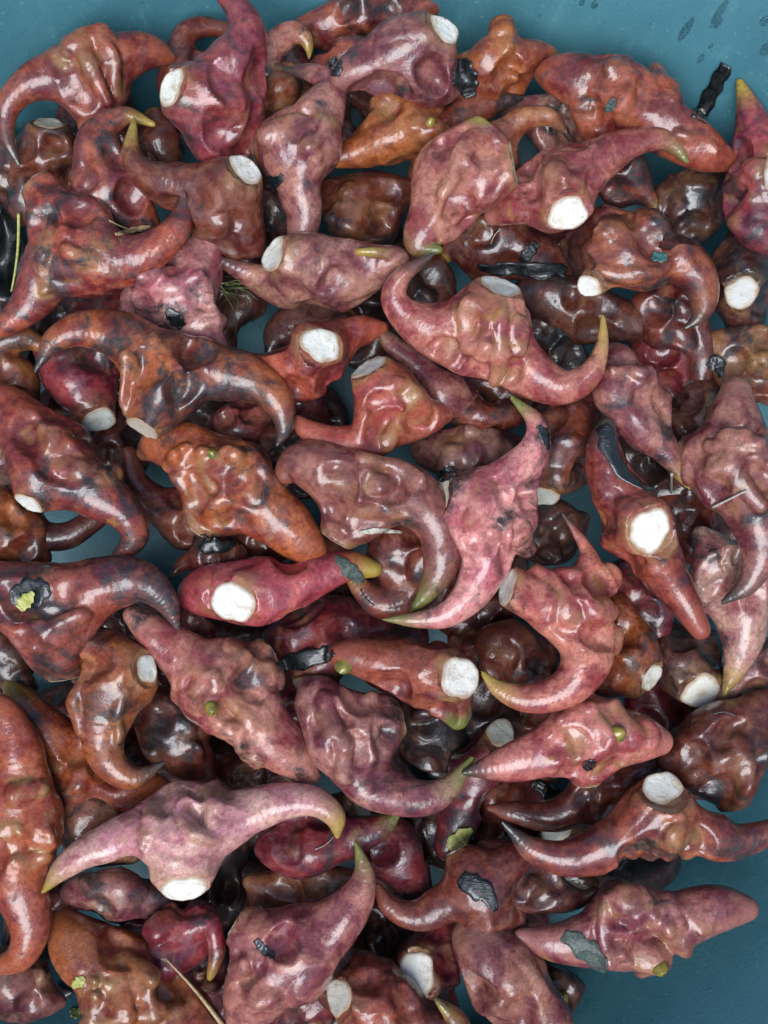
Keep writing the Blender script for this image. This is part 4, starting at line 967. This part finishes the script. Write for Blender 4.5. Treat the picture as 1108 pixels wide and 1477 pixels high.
strip('leaf_scrap', 'black leaf scrap with pointed corner on the brown curled caltrop', 'leaf', K, [(664, 1264, 10), (682, 1278, 17), (702, 1290, 14), (716, 1314, 3)], nw=6, crumple=2, seed=9)
strip('leaf_scrap', 'grey green leaf flake on the knobby caltrop at the lower right', 'leaf', M['grey'], [(812, 1348, 8), (835, 1362, 15), (858, 1382, 15), (874, 1402, 5)], nw=6, crumple=1.5, seed=10)
strip('leaf_scrap', 'small oval black scrap on the pale pink caltrop at the upper left', 'leaf', K, [(241, 447, 5), (252, 459, 10), (264, 472, 6)], crumple=1.5, seed=11)
strip('leaf_scrap', 'small black fleck on the pink ridged caltrop', 'leaf', K, [(843, 1110, 4), (850, 1104, 8), (860, 1100, 4)], seed=12)
strip('leaf_scrap', 'black slimy scrap hanging below the pink ridged caltrop', 'leaf', K, [(768, 1128, 6), (788, 1140, 10), (806, 1148, 9), (822, 1140, 3)], seed=13, lift=5)
strip('leaf_scrap', 'dark narrow scrap on the mauve caltrop at the bottom', 'leaf', K, [(368, 1356, 4), (380, 1370, 6), (396, 1380, 5)], seed=14)
strip('leaf_scrap', 'black scrap left of the long pale pink caltrop', 'leaf', K, [(632, 690, 6), (645, 684, 10), (656, 678, 7)], seed=15, lift=4)
strip('leaf_wedge', 'dark pointed leaf on the yellow end of the crimson caltrop', 'leaf', M['grey'], [(484, 802, 3), (498, 816, 9), (512, 830, 10), (526, 838, 3)], seed=16, lift=3)
strip('leaf_scrap', 'black leaf scrap in the gap above the small brown horn, left of centre', 'leaf', K, [(278, 778, 8), (300, 786, 12), (322, 788, 9), (342, 782, 4)], seed=17, lift=6)
strip('leaf_scrap', 'small black scrap on the short red horn stub at top', 'leaf', K, [(477, 85, 7), (484, 95, 10), (483, 110, 6)], seed=18)
strip('leaf_scrap', 'black scrap at the right edge beside the tan brown caltrop', 'leaf', K, [(1024, 532, 6), (1036, 522, 10), (1040, 545, 4)], seed=19, lift=4)
strip('leaf_scrap', 'grey leaf flake on the long red caltrop at the upper right', 'leaf', M['grey'], [(872, 160, 3), (882, 152, 7), (886, 142, 3)], seed=20)
strip('leaf_scrap', 'tiny blue green fragment on the blue black horned caltrop', 'leaf', M['teal'], [(941, 368, 6), (953, 371, 7), (963, 370, 5)], seed=21)
strip('leaf_scrap', 'green leaf bit on the large orange caltrop at the bottom left', 'leaf', M['yellow'], [(104, 1424, 3), (115, 1416, 8), (122, 1410, 3)], seed=22)
strip('leaf_scrap', 'green sliver under the leaf bit on the large orange caltrop', 'leaf', M['green'], [(102, 1456, 3), (110, 1462, 8), (116, 1464, 4)], seed=23)
strip('leaf_scrap', 'dark scrap on the dark side of the orange blunt caltrop at top', 'leaf', K, [(665, 85, 10), (672, 115, 18), (678, 140, 8)], seed=24, nw=6, crumple=2.5)
strip('leaf_scrap', 'small black scrap left of the upright mauve caltrop', 'leaf', K, [(386, 256, 3), (398, 262, 8), (408, 252, 3)], seed=25)
strip('leaf_scrap', 'dark scrap on the horn of the long pale pink caltrop', 'leaf', K, [(776, 614, 3), (786, 628, 8), (792, 648, 3)], seed=26)
strip('dry_sliver', 'dry whitish sliver under the fold of the dark mauve caltrop', 'fibre', M['pale'], [(518, 768, 2), (540, 766, 4), (562, 766, 3), (580, 768, 1.5)], seed=27)
strip('dry_sliver', 'dry straw coloured shred beside the large red caltrop at the upper left', 'fibre', M['straw'], [(166, 338, 2), (190, 332, 4), (218, 326, 2)], seed=28)
stick('straw', 'tan straw lying over the large orange caltrop at the bottom edge', 'straw', M['straw'], (238, 1382), (322, 1480), 1.4, 3.6, bend=-3)
stick('straw', 'thin pale needle on the wrinkled mauve caltrop at the right', 'straw', M['pale'], (1028, 732), (1076, 708), 1.8, 1.4)
stick('straw', 'short pale stick standing beside the yellow tip at the right', 'straw', M['pale'], (969, 684), (968, 710), 2.2, 2.0)
stick('straw', 'fine dark needle lying on the knobby pink caltrop near its top', 'straw', K, (805, 778), (812, 806), 1.3, 1.0)
strip('plant_stalk', 'flat black stalk standing against the basin wall at the upper right', 'stalk', K, [(1048, 94, 10), (1028, 132, 11), (1008, 172, 11)], drop=400, lift=4, thick=5, crumple=1, nw=4, seed=30)
stick('root_fibre', 'fine dark root fibre beside the curled horn left of the cracked white scar', 'fibre', K, (520, 850), (541, 874), 0.9, 0.6, bend=3)
stick('root_fibre', 'dark curved root fibre on the broad brown caltrop at the right', 'fibre', K, (1028, 1030), (1063, 1034), 1.4, 0.8, bend=-5)
stick('root_fibre', 'pale root fibre across the wet dark brown caltrop by the black strip', 'fibre', M['pale'], (722, 330), (708, 352), 0.8, 0.5, bend=2)
stick('root_fibre', 'thin straw fibre below the upper left fin shaped caltrop', 'fibre', M['straw'], (158, 318), (206, 334), 1.2, 0.6, bend=3)
stick('root_fibre', 'thin pale fibre on the dark crimson caltrop under the very pale pink horn', 'fibre', M['pale'], (455, 1225), (482, 1206), 0.8, 0.5, bend=3)
# a feathery sprig with its strands
sp = bpy.data.objects.new('waterweed_sprig', None); COL.objects.link(sp)
sp.location = hit(330, 425)[0]; sp.empty_display_size = 0.01
tag(sp, 'feathery green waterweed sprig in the gap under the mauve caltrop', 'waterweed')
rg = random.Random(5)
for i in range(16):
    a = math.radians(rg.uniform(5, 75)); L = rg.uniform(35, 72)
    x0, y0 = 322 + rg.uniform(-4, 6), 412 + rg.uniform(-4, 10)
    if i > 10: a = math.radians(rg.uniform(-60, 200)); L = rg.uniform(14, 30)
    stick('strand', None, None, M['green'], (x0, y0), (x0 + L * math.cos(a), y0 + L * math.sin(a)), 1.1, 0.5, lift=2, bend=rg.uniform(-14, -4), parent=sp, zadd=rg.uniform(0, 6))
# drops on the wall
DROPS = [(990, 42, 6, 16, 20, 'long water drop running down the upper right wall'), (1040, 14, 5, 18, 20, 'streak of water at the top edge of the right wall'), (1036, 32, 5, 8, 10, 'small drop under the water streak on the right wall'),
         (1103, 30, 6, 6, 0, 'round drop near the top right corner'), (1106, 70, 7, 9, 0, 'drop at the right edge above the standing crimson horn'), (1026, 66, 3, 4, 0, 'tiny drop right of the long drop on the wall'),
         (858, 6, 5, 6, 0, 'drop at the top edge of the wall right of centre'), (840, 3, 4, 5, 0, 'tiny drop at the top edge beside the wider one'), (1012, 84, 4, 7, 10, 'small drop above the black stalk on the wall')]
for x, y, rx, ry, rot, lab in DROPS:
    p, n = hit(x, y)
    if n.dot(p - EYE) > 0: n = -n
    up = (Vector((0, 0, 1)) - n * n.z).normalized(); sd = up.cross(n)
    V = []; F = []
    seg, rings = 14, [(1.0, -0.02), (0.92, 0.2), (0.7, 0.36), (0.4, 0.45), (0.04, 0.48)]
    for rr, hh in rings:
        for k in range(seg):
            a = 6.2832 * k / seg; yy = math.sin(a); xx = math.cos(a) * (1 - 0.35 * max(0, yy))
            V.append((sd * xx * rr * rx + up * yy * rr * ry * 1.5 + n * hh * min(rx, ry)) * S)
    for i in range(len(rings) - 1):
        for k in range(seg): F.append((i * seg + k, i * seg + (k + 1) % seg, (i + 1) * seg + (k + 1) % seg, (i + 1) * seg + k))
    o = link_mesh('water_drop', np.array([list(v) for v in V], np.float32), np.array(F), None, M['water'], None)
    o.location = p; tag(o, lab, 'water drop', 'water drops on the basin wall')
